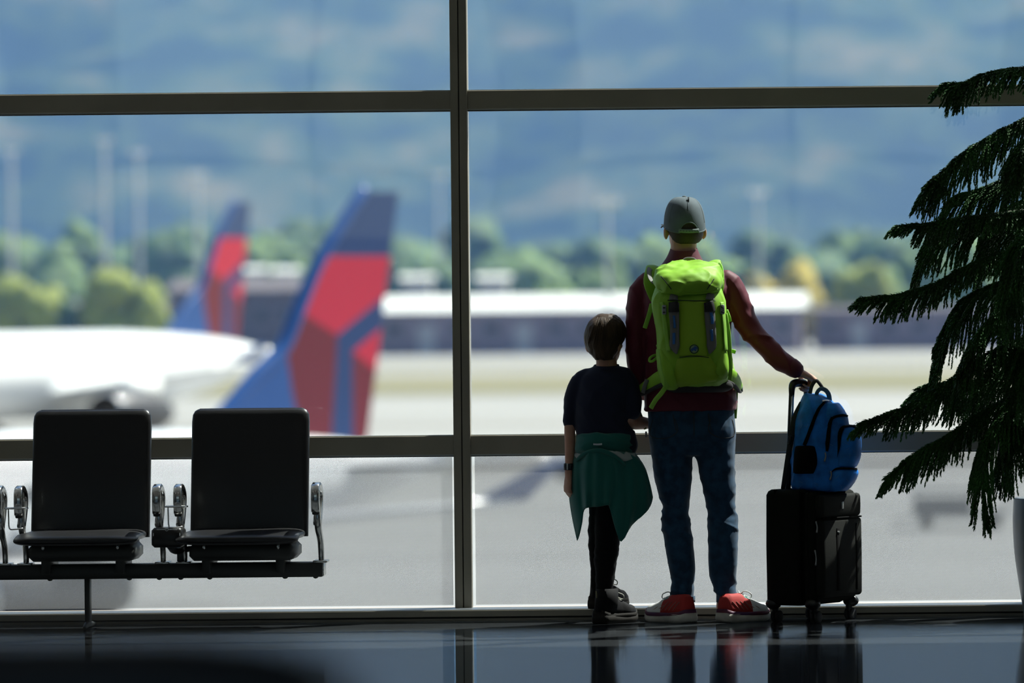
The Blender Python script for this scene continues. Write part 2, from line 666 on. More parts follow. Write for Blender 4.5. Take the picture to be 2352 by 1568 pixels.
for i, (y0, y1) in enumerate(((236, 262), (330, 344))):
    struct(obj('ground_taxiway', MB().box((-900, y0, TZ), (900, y1, TZ + .03)), M_TAR, smooth=False))


# hills
def hill_h(x, y):
    t = max(0, (y - 2900) / 2300)
    r = noise.fractal(Vector((x / 700, y / 700, 3.1)), 0.9, 2.1, 5) * 90 + abs(noise.noise(Vector((x / 300, y / 300, 9)))) * 60
    return TZ - 5 + (t ** 1.1) * 1050 + r * min(1, t * 4)


hv, hf = [], []
NX, NY = 130, 80
for j in range(NY + 1):
    for i in range(NX + 1):
        x = -3400 + 5200 * i / NX
        y = 2800 + 2600 * (j / NY) ** 1.2
        hv.append((x, y, hill_h(x, y)))
for j in range(NY):
    for i in range(NX):
        a = j * (NX + 1) + i
        hf.append((a, a + 1, a + NX + 2, a + NX + 1))
mh = bpy.data.materials.new('scrub and woodland hillside')
mh.use_nodes = True
nt = mh.node_tree
b = nt.nodes['Principled BSDF']
b.inputs['Roughness'].default_value = .95
b.inputs['Specular IOR Level'].default_value = 0
tc = nt.nodes.new('ShaderNodeTexCoord')
n1 = nt.nodes.new('ShaderNodeTexNoise')
n1.inputs['Scale'].default_value = .016
n1.inputs['Detail'].default_value = 6
n1.inputs['Roughness'].default_value = .62
nt.links.new(tc.outputs['Object'], n1.inputs['Vector'])
r1 = nt.nodes.new('ShaderNodeValToRGB')
e = r1.color_ramp.elements
e[0].position, e[0].color = .42, (.010, .022, .020, 1)
e[1].position, e[1].color = .68, (.105, .10, .066, 1)
q = r1.color_ramp.elements.new(.52)
q.color = (.03, .052, .026, 1)
nt.links.new(n1.outputs['Fac'], r1.inputs['Fac'])
nt.links.new(r1.outputs['Color'], b.inputs['Base Color'])
struct(obj('ground_hills', MB().add(hv, hf), mh))

# the blue air between the airfield and the hills
mv = bpy.data.materials.new('summer haze')
mv.use_nodes = True
nt = mv.node_tree
nt.nodes.remove(nt.nodes['Principled BSDF'])
vs = nt.nodes.new('ShaderNodeVolumeScatter')
vs.inputs['Color'].default_value = (.085, .165, .40, 1)
vs.inputs['Density'].default_value = 4.8e-4
vs.inputs['Anisotropy'].default_value = 0.0
nt.links.new(vs.outputs[0], nt.nodes['Material Output'].inputs['Volume'])
hz = obj('haze', MB().box((-3600, 315, TZ - 30), (2000, 7200, 1000)), mv, smooth=False)
tag(hz, 'pale blue haze over the airfield and in front of the hills', 'haze', kind='stuff')


# ---- trees beyond the airfield
def crown_mesh(seed, lumps):
    rnd = random.Random(seed)
    mb = MB()
    for i in range(lumps):
        a = rnd.uniform(0, 2 * PI)
        r = rnd.uniform(0, .28)
        z = rnd.uniform(.32, .78)
        s = rnd.uniform(.20, .34) * (1.15 - .5 * abs(z - .5))
        o = len(mb.v)
        mb.ell((r * math.cos(a), r * math.sin(a), z), (s, s, s * .85), n=12, m=8)
        for q in range(o, len(mb.v)):
            c = mb.v[q]
            mb.v[q] = c + (c - Vector((0, 0, .5))) * .22 * noise.noise(c * 9 + Vector((seed, 0, 0)))
    return mb.mesh('crown')


def trunk_mesh():
    return MB().tube([Vector((0, 0, 0)), Vector((.01, 0, .25)), Vector((0, .01, .55))], [.035, .028, .015], n=8).mesh('trunk')


M_TRUNK = mat('tree bark', (.10, .075, .05), .9)
LEAF = [mat('dark green foliage', (.035, .085, .035), .8, var=.35, vscale=4),
        mat('mid green foliage', (.07, .13, .035), .8, var=.35, vscale=4),
        mat('yellow green foliage', (.17, .21, .03), .8, var=.25, vscale=4),
        mat('golden foliage', (.34, .27, .04), .8, var=.2, vscale=4)]
CR = [[crown_mesh(10 * k + s, 11) for s in range(3)] for k in range(4)]
for k in range(4):
    for m in CR[k]:
        m.materials.append(LEAF[k])
TR = trunk_mesh()
TR.materials.append(M_TRUNK)
KIND = ('dark_tree', 'green_tree', 'yellow_green_tree', 'golden_tree')


def tree(px, py_top, z, width_px, kind, label, group):
    top = P(px, py_top, z)
    h = top.z - TZ
    r = empty('tree', (top.x, z, TZ), label, 'tree', group)
    r.name = KIND[kind]
    w = width_px * z / F
    c = bpy.data.objects.new('crown', random.choice(CR[kind]))
    COL.objects.link(c)
    c.parent = r
    c.scale = (w, w, h / .98)
    c.rotation_euler = (0, 0, random.uniform(0, 6))
    t = bpy.data.objects.new('trunk', TR)
    COL.objects.link(t)
    t.parent = r
    t.scale = (w * .6, w * .6, h)


rnd = random.Random(3)
for i in range(44):              # the dark belt at the foot of the hills
    px = -40 + i * 57 + rnd.uniform(-20, 20)
    tree(px, rnd.uniform(505, 570) + (20 if px > 1100 else 0), 1250 + rnd.uniform(-60, 120), rnd.uniform(170, 240), rnd.choice((0, 0, 1)),
         'hazy dark green tree in the long belt at the foot of the hills', 'tree belt below the hills')
for i in range(20):
    px = 420 + i * 100 + rnd.uniform(-25, 25)
    tree(px, rnd.uniform(575, 625), 1060 + rnd.uniform(-30, 40), rnd.uniform(90, 140), rnd.choice((0, 1, 1)),
         'mid green tree standing in the row behind the far airport buildings', 'trees behind the far buildings')
for px, py, wd, k, lb in ((20, 640, 150, 2, 'bright yellow-green tree at the left edge above the white airliner'),
                          (95, 665, 120, 2, 'smaller yellow-green tree beside the bright one at the left edge'),
                          (255, 628, 190, 2, 'broad yellow-green tree above the middle of the white airliner'),
                          (340, 655, 120, 2, 'yellow-green tree nearest the small red and blue tail fin'),
                          (1850, 612, 120, 3, 'golden yellow tree to the right of the man with the backpack'),
                          (1745, 645, 100, 3, 'low golden tree just right of the man in the maroon jacket'),
                          (1990, 612, 140, 2, 'yellow-green tree right of the golden tree'),
                          (1270, 632, 150, 1, 'green tree above the hangar roof left of the boy'),
                          (150, 690, 80, 0, 'dark round shrub between the yellow-green trees')):
    tree(px, py, 905 if px > 1000 else 860, wd, k, lb, None)

# ---- far buildings
M_HWALL = mat('mauve grey metal cladding', (.17, .14, .17), .7, var=.1, vscale=.3)
M_HROOF = mat('white metal roof', (.66, .68, .70), .5, var=.04, vscale=.2)
M_DWALL = mat('dark brick cladding', (.10, .085, .10), .8, var=.1, vscale=.3)
M_PWALL = mat('white rendered wall', (.32, .32, .33), .7)
M_PANE = mat('dark window pane', (.03, .04, .05), .1)
M_DOORP = mat('grey roller door', (.32, .33, .36), .6)


def building(name, x0, x1, y_eave, y_ridge, z, depth, wall, roof, label, wins=6, doors=2):
    a, b_ = P(x0, y_eave, z), P(x1, y_eave, z)
    rz = P((x0 + x1) / 2, y_ridge, z).z
    ez = a.z
    r = empty(name, ((a.x + b_.x) / 2, z, TZ), label, 'building')
    obj('walls', MB().box((a.x, z, TZ), (b_.x, z + depth, ez)), wall, r, smooth=False)
    L = .8
    mb = MB().add([(a.x - L, z - L, ez), (b_.x + L, z - L, ez), (b_.x + L, z + depth + L, ez), (a.x - L, z + depth + L, ez),
                   (a.x - L, z + depth * .45, rz), (b_.x + L, z + depth * .45, rz), (a.x - L, z + depth * .55, rz), (b_.x + L, z + depth * .55, rz)],
                  [(0, 1, 5, 4), (4, 5, 7, 6), (6, 7, 2, 3), (0, 4, 6, 3), (1, 2, 7, 5), (0, 3, 2, 1)])
    obj('roof', mb, roof, r, smooth=False)
    n = wins + doors
    for i in range(n):
        cx = a.x + (b_.x - a.x) * (i + .5) / n
        hw = (b_.x - a.x) / n * .28
        if i % max(1, n // max(1, doors)) == 1 and doors:
            obj('door', MB().box((cx - hw, z - .12, TZ), (cx + hw, z + .05, TZ + (ez - TZ) * .68)), M_DOORP, r, smooth=False)
        else:
            f = obj('window', MB().box((cx - hw, z - .10, TZ + (ez - TZ) * .45), (cx + hw, z + .05, TZ + (ez - TZ) * .75)), M_HWALL, r, smooth=False)
            obj('pane', MB().box((cx - hw * .85, z - .14, TZ + (ez - TZ) * .49), (cx + hw * .85, z - .06, TZ + (ez - TZ) * .71)), M_PANE, f, smooth=False)
    return r


building('hangar', 868, 1835, 716, 676, 850, 34, M_HWALL, M_HROOF, 'long mauve hangar with a white roof behind the man and boy', 9, 4)
building('office_block', 1870, 2420, 712, 702, 865, 26, M_HWALL, M_DWALL, 'low mauve-grey building behind the conifer branches on the right', 6, 2)
building('dark_shed', 392, 690, 668, 640, 900, 20, M_DWALL, M_DWALL, 'dark shed behind the two red and blue tail fins', 4, 1)
building('maintenance_hall', -120, 395, 706, 690, 920, 24, M_DWALL, M_DWALL, 'dark low hall above the white airliner at the left', 5, 2)
for i, (x0, x1, ye, lb) in enumerate(((562, 598, 622, 'small white hut between the two red and blue tail fins'),
                                      (632, 672, 624, 'second small white hut right of its twin between the tail fins'),
                                      (1100, 1160, 640, 'white box building just right of the window mullion'),
                                      (925, 985, 640, 'white box building left of the window mullion'))):
    building('hut', x0, x1, ye, ye - 10, 1010, 8, M_PWALL, M_HROOF, lb, 2, 1)

# ---- masts
M_MAST = mat('galvanised mast', (.55, .56, .57), .5, .2)
M_HEAD = mat('floodlight glass', (.9, .9, .9), .05, .6)


def mast(px, y0, z, w, label, heads=3):
    top = P(px, y0, z)
    r = empty('light_mast', (top.x, z, TZ), label, 'light mast')
    obj('pole', MB().tube([Vector((top.x, z, TZ)), Vector((top.x, z, top.z))], [w, w * .6], n=10, k=1), M_MAST, r)
    obj('crossbar', MB().box((top.x - 1.3, z - .12, top.z - .5), (top.x + 1.3, z + .12, top.z - .2)), M_MAST, r, smooth=False)
    for i in range(heads):
        x = top.x + (i - (heads - 1) / 2) * 1.0
        obj('floodlight', MB().box((x - .35, z - .5, top.z - .2), (x + .35, z + .1, top.z + .45), bev=.08), M_HEAD, r)


for px, y0, z, w, lb in ((1395, 462, 640, .28, 'tall floodlight mast with a glinting head above the boy'),
                         (26, 345, 1020, .55, 'pale tall mast at the far left edge before the hills'),
                         (240, 322, 1000, .55, 'tall white mast second from the left before the hills'),
                         (318, 350, 1040, .45, 'slim mast third from the left before the hills'),
                         (455, 398, 1040, .5, 'pale mast left of the smaller red and blue tail fin'),
                         (1008, 400, 1100, .4, 'mast shape added for a reddish ghost reflection just left of the window mullion'),  # mast geometry put in for a faint ghost reflection in the glass
                         (1742, 440, 900, .3, 'mast shape added for a thin dark reflection right of the man in the cap')):  # mast geometry put in where an interior column is reflected
    mast(px, y0, z, w, lb)

# ------------------------------------------------------------------ airliners
M_WHITE = mat('white aircraft paint', (.86, .87, .88), .22, 0, .5, coat=.4)
M_NAVY = mat('navy livery paint', (.012, .038, .13), .3)
M_BLUE = mat('blue livery paint', (.016, .07, .24), .3)
M_RED = mat('bright red livery paint', (.46, .014, .045), .3)
M_DRED = mat('dark red livery paint', (.13, .010, .025), .3)
M_BARE = mat('polished bare metal', (.75, .76, .78), .12, 1.0)
M_TYRE = mat('black tyre rubber', (.015, .015, .016), .8)
M_DARKM = mat('dark engine metal', (.07, .07, .08), .45, .5)


def plane(px, z, k, label, hx=.6, span=1.0, at=None, turn=1):
    hy = math.sqrt(1 - hx * hx)
    nose = Vector((-hx, -hy, 0)) * turn
    lat = Vector((hy, -hx, 0)) * turn
    o0 = P(px, VY, z) if at is None else Vector(at)
    o0.z = TZ
    r = empty('airliner', o0, label, 'airplane')

    def L(a, b_, c):
        return o0 + (nose * a + lat * b_ + Vector((0, 0, c))) * k
    # fuselage
    rings = []
    for a, rad, c in resample([(-2.3, .12, 3.55), (-1, .45, 3.45), (1, .85, 3.3), (4, 1.25, 3.1), (7, 1.53, 2.93), (9, 1.6, 2.9), (15, 1.6, 2.9),
                               (23, 1.6, 2.9), (26, 1.35, 2.8), (28, .85, 2.6), (29, .2, 2.45)], 3):
        rings.append([L(a, rad * math.cos(t), c + rad * math.sin(t)) for t in (2 * PI * j / 28 for j in range(28))])
    obj('fuselage', MB().rings(rings), M_WHITE, r)
    obj('tail_cone_tip', MB().ell(L(-2.25, 0, 3.56), (.22 * k,) * 3, n=12, m=8), M_BARE, r)

    # fin, in panels of livery colour: pixel outline of the near fin turned into metres
    def fp(x, y):
        return (-(x - 830) / (107 * .6), 6.84 + (713.7 - y) / 107)
    FIN = {'fin_top': (M_NAVY, [(835, 440), (903, 440), (882, 588), (752, 588)]),
           'red_panel': (M_RED, [(752, 588), (882, 588), (869, 680), (772, 768), (703, 716)]),
           'dark_red_panel': (M_DRED, [(703, 716), (772, 768), (766, 860), (755, 1010), (700, 1010), (682, 900), (672, 800)]),
           'blue_stripe': (M_NAVY, [(869, 680), (861, 752), (802, 806), (799, 1010), (755, 1010), (766, 860), (772, 768)]),
           'small_red_panel': (M_RED, [(861, 752), (848, 852), (802, 806)]),
           'lower_red_panel': (M_DRED, [(802, 806), (848, 852), (826, 1010), (799, 1010)]),
           'leading_edge': (M_BLUE, [(672, 800), (682, 900), (700, 1010), (500, 1010), (560, 938), (620, 862)])}
    for nm, (m_, poly) in FIN.items():
        pts = [fp(*q) for q in poly]
        mb = MB()
        th = .16
        n = len(pts)
        mb.add([L(a, th * (1.15 - (c - 4) * .13), c) for a, c in pts] + [L(a, -th * (1.15 - (c - 4) * .13), c) for a, c in pts],
               [tuple(range(n)), tuple(reversed(range(n, 2 * n)))] + [(i, n + i, n + (i + 1) % n, (i + 1) % n) for i in range(n)])
        obj(nm, mb, m_, r, smooth=False)
    # rounded bright leading edge
    le = [fp(*q) for q in ((835, 440), (752, 588), (703, 716), (672, 800), (620, 862), (560, 938), (500, 1005))]
    obj('fin_leading_edge', MB().tube([L(a, 0, c) for a, c in le], [.13 * k, .15 * k, .17 * k, .18 * k, .18 * k, .16 * k, .1 * k], n=10), M_BLUE, r)
    for s in (-1, 1):
        # tailplane and wing as thin tapered aerofoils
        def foil(root, tip, th0, th1):
            rg = []
            for q in range(7):
                t = q / 6
                a0, a1 = root[0] + (tip[0] - root[0]) * t, root[1] + (tip[1] - root[1]) * t
                b_, c = root[2] + (tip[2] - root[2]) * t, root[3] + (tip[3] - root[3]) * t
                th = th0 + (th1 - th0) * t
                ring = []
                for j in range(14):
                    w = 2 * PI * j / 14
                    ring.append(L((a0 + a1) / 2 + (a1 - a0) / 2 * math.cos(w), s * b_, c + th * math.sin(w) * (.65 + .35 * math.cos(w))))
                rg.append(ring)
            return MB().rings(rg)
        obj('tailplane', foil((-.9, 1.7, .3, 3.5), (-1.5, -.5, 4.7, 3.75), .17, .07), M_WHITE, r)
        wg = obj('wing', foil((10.0, 15.5, 1.0, 2.15), (8.2, 9.8, 12.0 * span, 3.2), .35, .10), M_WHITE, r)
        obj('winglet', foil((8.2, 9.8, 11.9 * span, 3.2), (7.6, 8.2, 12.3 * span, 3.9), .10, .04), M_BLUE, wg)
        # engine
        e0 = s * 4.2
        rg = []
        for a, rad in ((11.4, .42), (12.0, .62), (13.0, .80), (14.4, .86), (15.2, .80), (15.35, .74), (15.1, .66), (14.6, .62)):
            rg.append([L(a, e0 + rad * math.cos(t), 1.5 + rad * math.sin(t)) for t in (2 * PI * j / 24 for j in range(24))])
        en = obj('engine', MB().rings(rg), M_DARKM, r)
        obj('inlet_ring', MB().tube([L(15.3, e0 + .78 * math.cos(t), 1.5 + .78 * math.sin(t)) for t in (2 * PI * j / 24 for j in range(25))], .05 * k, n=8, k=1), M_BARE, en)
        obj('pylon', MB().box((-1.2 * k, -.12 * k, 0), (1.2 * k, .12 * k, .6 * k), mat=Matrix.Translation(L(13.0, e0, 2.15)) @ Matrix.Rotation(math.atan2(nose.y, nose.x), 4, 'Z')), M_WHITE, r)
        # main gear
        obj('gear_leg', MB().tube([L(12.6, s * 2.4, .5), L(12.6, s * 2.3, 2.2)], .11 * k, n=8, k=1), M_BARE, r)
        for q in (-.28, .28):
            c = L(12.6, s * 2.4 + q, .5)
            rg = [[c + (nose * math.cos(t) + Vector((0, 0, math.sin(t)))) * (.5 * k * f) + lat * (d * k) for t in (2 * PI * j / 20 for j in range(20))]
                  for d, f in ((-.14, .7), (-.11, .96), (0, 1), (.11, .96), (.14, .7))]
            obj('tyre', MB().rings(rg), M_TYRE, r)
    for q in (-.2, .2):
        c = L(25.5, q, .36)
        rg = [[c + (nose * math.cos(t) + Vector((0, 0, math.sin(t)))) * (.36 * k * f) + lat * (d * k) for t in (2 * PI * j / 16 for j in range(16))]
              for d, f in ((-.1, .7), (-.07, .96), (.07, .96), (.1, .7))]
        obj('tyre', MB().rings(rg), M_TYRE, r)
    obj('gear_leg', MB().tube([L(25.5, 0, .4), L(25.6, 0, 1.6)], .09 * k, n=8, k=1), M_BARE, r)
    for i in range(17 if k == 1 else 0):
        a = 8.3 + i * .95
        obj('cabin_window', MB().box((-.15 * k, -.05 * k, -.2 * k), (.15 * k, .05 * k, .2 * k), bev=.04 * k,
                                     mat=Matrix.Translation(L(a, 1.545, 3.25)) @ Matrix.Rotation(math.atan2(nose.y, nose.x), 4, 'Z')), M_PANE, r)
    obj('cabin_door', MB().box((-.42 * k, -.03 * k, -.85 * k), (.42 * k, .05 * k, .85 * k), bev=.05 * k,
                               mat=Matrix.Translation(L(24.3, 1.53, 3.0)) @ Matrix.Rotation(math.atan2(nose.y, nose.x), 4, 'Z')), M_BARE, r)
    return r


plane(830, 121, 1.0, 'nearer airliner whose tall navy and red tail fin stands behind the right seat')
plane(538, 290, 1.33, 'farther white airliner with a small red and blue fin behind the left seat', .42, .5)

# ---- ground vehicles
M_CARTG = mat('grey cart steel', (.12, .125, .14), .6)
M_CARTB = mat('blue tug paint', (.03, .14, .42), .4)


def wheel(parent, c, rad, wdt):
    rg = [[Vector((c[0] + rad * f * math.cos(t), c[1] + d, c[2] + rad * f * math.sin(t))) for t in (2 * PI * j / 16 for j in range(16))]
          for d, f in ((-wdt, .7), (-wdt * .8, 1), (wdt * .8, 1), (wdt, .7))]
    w = obj('wheel', MB().rings(rg), M_TYRE, parent)
    obj('hub', MB().ell(c, (rad * .45, wdt * 1.05, rad * .45), n=12, m=6), M_BARE, w)


def baggage_cart(x0, x1, y_bot, label):
    z = 6.84 * F / (y_bot - 700)
    a, b_ = P(x0, y_bot, z), P(x1, y_bot, z)
    r = empty('baggage_cart', ((a.x + b_.x) / 2, z, TZ), label, 'cart')
    obj('deck', MB().box((a.x, z - .7, TZ + .35), (b_.x, z + .7, TZ + .5), bev=.02), M_CARTG, r)
    for x in (a.x, (a.x * .4 + b_.x * .6), b_.x - .06):
        for yy in (-.68, .62):
            obj('post', MB().box((x, z + yy, TZ + .5), (x + .06, z + yy + .06, TZ + 1.15)), M_CARTG, r, smooth=False)
    obj('side_panel', MB().box((a.x + .02, z - .66, TZ + .5), (a.x * .4 + b_.x * .6, z - .62, TZ + .98)), M_CARTG, r, smooth=False)
    obj('roof', MB().box((a.x - .05, z - .75, TZ + 1.12), (b_.x + .05, z + .75, TZ + 1.2), bev=.02), M_CARTG, r)
    obj('tow_bar', MB().tube([Vector((a.x, z, TZ + .35)), Vector((a.x - .7, z, TZ + .25))], .03, n=8, k=1), M_CARTG, r)
    for x in (a.x + .4, b_.x - .4):
        for yy in (-.6, .6):
            wheel(r, (x, z + yy, TZ + .2), .2, .07)
    return r


baggage_cart(2098, 2315, 1212, 'low grey baggage cart on the apron below the conifer branches')
zt = 225.0
bx = P(1345, 700, zt)
r = empty('tow_tractor', (bx.x, zt, TZ), 'blue tow tractor on the apron half hidden behind the boy', 'tractor')
obj('chassis', MB().box((bx.x - 1.3, zt - .7, TZ + .25), (bx.x + 1.3, zt + .7, TZ + .8), bev=.08), M_CARTB, r)
obj('cab', MB().box((bx.x - .1, zt - .6, TZ + .8), (bx.x + .9, zt + .6, TZ + 1.5), bev=.1), M_CARTB, r)
obj('windscreen', MB().box((bx.x - .13, zt - .5, TZ + .95), (bx.x - .09, zt + .5, TZ + 1.4)), M_PANE, r, smooth=False)
for x in (-.85, .85):
    for yy in (-.65, .65):
        wheel(r, (bx.x + x, zt + yy, TZ + .32), .32, .12)

# ------------------------------------------------------------------ row of seats
M_LEATHER = mat('black leather upholstery', (.005, .005, .006), .36, 0, .5, bump=.15, bscale=400)
M_CHROME = mat('polished cast aluminium', (.62, .62, .60), .18, 1.0)
M_BEAM = mat('dark powder coated steel', (.022, .024, .022), .5, .2)
M_BOX = mat('black plastic', (.008, .008, .008), .35)
M_PRINT = mat('pale print', (.55, .58, .6), .5)

bench = empty('seat_row', P(330, 1438, 24.0) * 1, 'row of black leather airport seats on a dark beam by the window', 'bench')
bench.location.z = 0


def seat_unit(x_l, x_r, y_top, y_bot):
    """one seat: leaning back pad, seat pad and pan; pixel box of the back pad"""
    zb = 24.12
    A, B = P(x_l, y_top, zb), P(x_r, y_bot, zb)
    x0, x1, zt_, zl = A.x, B.x, A.z, B.z - .02
    # back pad: rounded slab leaning away from the sitter
    rg = []
    hw, cx = (x1 - x0) / 2, (x0 + x1) / 2
    for (t, th, inset) in ((0, .020, .0), (.04, .028, 0), (.5, .03, .0), (.9, .028, 0), (.955, .026, .003), (.985, .021, .012), (1.0, .010, .026)):
        zc = zl + (zt_ - zl) * t
        yc = zb - .05 + .10 * t
        ring = []
        for j in range(28):
            a = 2 * PI * j / 28
            ca, sa = math.cos(a), math.sin(a)
            ring.append((cx + (hw - inset) * math.copysign(abs(ca) ** .22, ca), yc + th * math.copysign(abs(sa) ** .6, sa), zc))
        rg.append(ring)
    bk = obj('backrest', MB().rings(rg), M_LEATHER, bench)
    edge = [Vector((cx - hw + .034, zb + .05, zt_ - .0015)), Vector((cx, zb + .05, zt_ - .001)), Vector((cx + hw - .034, zb + .05, zt_ - .0015))]
    obj('piping', MB().tube(edge, .004, n=8, k=3), M_LEATHER, bk)
    # seat pad: the front edge faces the hall
    zs = P(x_l, y_bot + 8, 23.75).z
    rg = []
    for (y, th, w) in ((zb - .04, .028, 0), (23.95, .024, .004), (23.80, .024, .008), (23.735, .022, .008), (23.705, .015, .0), (23.695, .006, -.02)):
        ring = []
        for j in range(28):
            a = 2 * PI * j / 28
            ca, sa = math.cos(a), math.sin(a)
            ring.append((cx - .012 + (hw + w) * math.copysign(abs(ca) ** .35, ca), y, zs - .012 + th * math.copysign(abs(sa) ** .8, sa) - (.012 if y < 23.75 else 0)))
        rg.append(ring)
    obj('seat', MB().rings(rg), M_LEATHER, bench)
    pan = obj('seat_pan', MB().box((cx - hw + .03, 23.80, zs - .115), (cx + hw - .03, zb - .02, zs - .04), bev=.02), M_BEAM, bench)
    for q in (-1, 1):
        obj('bracket', MB().box((cx + q * hw * .62 - .018, 23.85, zs - .17), (cx + q * hw * .62 + .018, 24.08, zs - .035), bev=.004), M_BEAM, bench)
        obj('bolt', MB().ell((cx + q * hw * .62, 23.795, zs - .055), (.008, .008, .014), n=10, m=6), M_CHROME, bench)
    obj('stay', MB().box((cx - hw + .05, zb - .05, zs - .06), (cx + hw - .05, zb + .0, zs + .05), bev=.01), M_BEAM, bench)
    return cx, zs


seat_unit(73, 348, 943, 1221)
seat_unit(438, 711.5, 940, 1219)
seat_unit(-294, -18, 946, 1224)
# beam
bA, bB = P(-320, 1297, 23.95), P(744, 1289, 23.95)
beam_top = P(400, 1293, 23.95).z
obj('beam', MB().box((bA.x - .4, 23.90, beam_top - .062), (bB.x, 24.0, beam_top), bev=.006), M_BEAM, bench)
obj('beam_end_cap', MB().box((bB.x - .004, 23.905, beam_top - .058), (bB.x + .004, 23.995, beam_top - .004), bev=.003), M_CHROME, bench)
for px in (115, 297, 366, 415, 482, 655, 725):
    c = P(px, 1326, 23.95)
    obj('bolt', MB().ell((c.x, 23.95, beam_top - .063), (.012, .012, .008), n=10, m=6), M_BEAM, bench)
# legs
for px in (206, -420):
    c = P(px, 1400, 24.0)
    lg = MB().box((c.x - .011, 23.93, .02), (c.x + .011, 23.99, beam_top - .05), bev=.004)
    obj('leg', lg, M_BEAM, bench)
    obj('foot', MB().tube([Vector((c.x, 23.86, .008)), Vector((c.x, 23.96, .02)), Vector((c.x, 24.14, .008))], [.008, .014, .008], n=10), M_BEAM, bench)


def armrest(px_l, px_r, y_top, cup=False):
    """cast arm: a padded loop at the top, a post down to the beam"""
    zf = 23.80
    a, b_ = P(px_l, y_top, zf), P(px_r, y_top, zf)
    cx, w = (a.x + b_.x) / 2, (b_.x - a.x) / 2
    zt_ = a.z
    prof = [(zf, zt_ - .11), (zf - .012, zt_ - .06), (zf - .004, zt_ - .015), (zf + .03, zt_ - .003), (zf + .07, zt_ - .005), (zf + .12, zt_ - .03),
            (zf + .13, zt_ - .06), (zf + .11, zt_ - .10), (zf + .08, zt_ - .14), (zf + .06, zt_ - .165)]
    rg = []
    rows = resample(prof, 3)
    for i, (y, z) in enumerate(rows):
        y1, z1 = rows[min(i + 1, len(rows) - 1)]
        y0, z0 = rows[max(i - 1, 0)]
        t = Vector((0, y1 - y0, z1 - z0)).normalized()
        nn = Vector((0, -t.z, t.y))
        c = Vector((cx, y, z))
        rg.append([c + Vector((w * 1.12 * q[0], 0, 0)) + nn * (.013 * q[1]) for q in ((-1, -.6), (-.8, -1), (.8, -1), (1, -.6), (1, .6), (.8, 1), (-.8, 1), (-1, .6))])
    ar = obj('armrest', MB().rings(rg), M_CHROME, bench)
    obj('arm_front', MB().box((cx - w * .98, zf - .004, zt_ - .125), (cx + w * .98, zf + .02, zt_ - .03), bev=.004), M_BOX, ar)
    post = [Vector((cx, zf + .05, zt_ - .10)), Vector((cx + w * .2, zf + .06, zt_ - .18)), Vector((cx + w * .3, 23.93, zt_ - .25)), Vector((cx + w * .3, 23.95, beam_top - .005))]
    obj('arm_post', MB().tube(post, [w * .95, w * .95, w * .85, w * .8], n=8, k=4), M_CHROME, bench)
    obj('arm_foot', MB().box((cx - w * 1.6, 23.895, beam_top - .002), (cx + w * 2.2, 23.99, beam_top + .008), bev=.002), M_CHROME, bench)
    if cup:
        cz = zt_ - .081
        c = Vector((cx - .002, zf - .045, cz))
        ring = [c + Vector((.048 * math.cos(t), .040 * math.sin(t), 0)) for t in (2 * PI * j / 24 for j in range(25))]
        cp = obj('cup_holder', MB().tube(ring, .0035, n=8, k=1), M_CHROME, bench)
        low = [c + Vector((-.034, 0, 0)), c + Vector((-.033, 0, -.04)), c + Vector((-.030, 0, -.085)), c + Vector((-.01, .01, -.089)), c + Vector((.02, .03, -.086))]
        obj('cup_stop', MB().tube(low, .003, n=8, k=3), M_CHROME, cp)
    return ar


armrest(351, 368, 1118)
armrest(400, 417, 1118, cup=True)
armrest(716, 733, 1114)
armrest(34, 51, 1122, cup=True)
armrest(-14, 3, 1122)
# power outlet box between the seats
a, b_ = P(347, 1212, 23.74), P(419, 1257, 23.74)
bxo = obj('outlet_box', MB().box((a.x, 23.74, b_.z), (b_.x, 23.86, a.z), bev=.012), M_BOX, bench)
zc = a.z - .0075
cx = (a.x + b_.x) / 2 + .0
obj('print_line', MB().box((cx - .042, 23.7375, zc - .0014), (cx - .008, 23.7402, zc + .0014)), M_PRINT, bxo, smooth=False)
obj('print_line', MB().box((cx + .008, 23.7375, zc - .0014), (cx + .042, 23.7402, zc + .0014)), M_PRINT, bxo, smooth=False)
ring = [Vector((cx + .006 * math.cos(t), 23.739, zc + .006 * math.sin(t))) for t in (2 * PI * j / 20 for j in range(21))]
obj('power_symbol', MB().tube(ring, .0011, n=6, k=1), M_PRINT, bxo)
obj('power_symbol_bar', MB().box((cx - .001, 23.7375, zc - .001), (cx + .001, 23.7402, zc + .0045)), M_PRINT, bxo, smooth=False)
for q in (.008, b_.x - a.x - .012):
    obj('screw', MB().box((a.x + q, 23.737, a.z - .034), (a.x + q + .003, 23.7402, a.z - .022)), M_PRINT, bxo, smooth=False)
obj('outlet_arm', MB().tube([P(392, 1253, 23.84), P(400, 1262, 23.9), P(412, 1264, 23.93), P(445, 1259, 23.95), P(500, 1259, 23.97)], [.018, .018, .014, .012, .012], n=10), M_BEAM, bench)
obj('outlet_post', MB().box((P(408, 1260, 23.95).x, 23.93, beam_top - .01), (P(422, 1260, 23.95).x, 23.96, P(400, 1262, 23.95).z)), M_BEAM, bench, smooth=False)

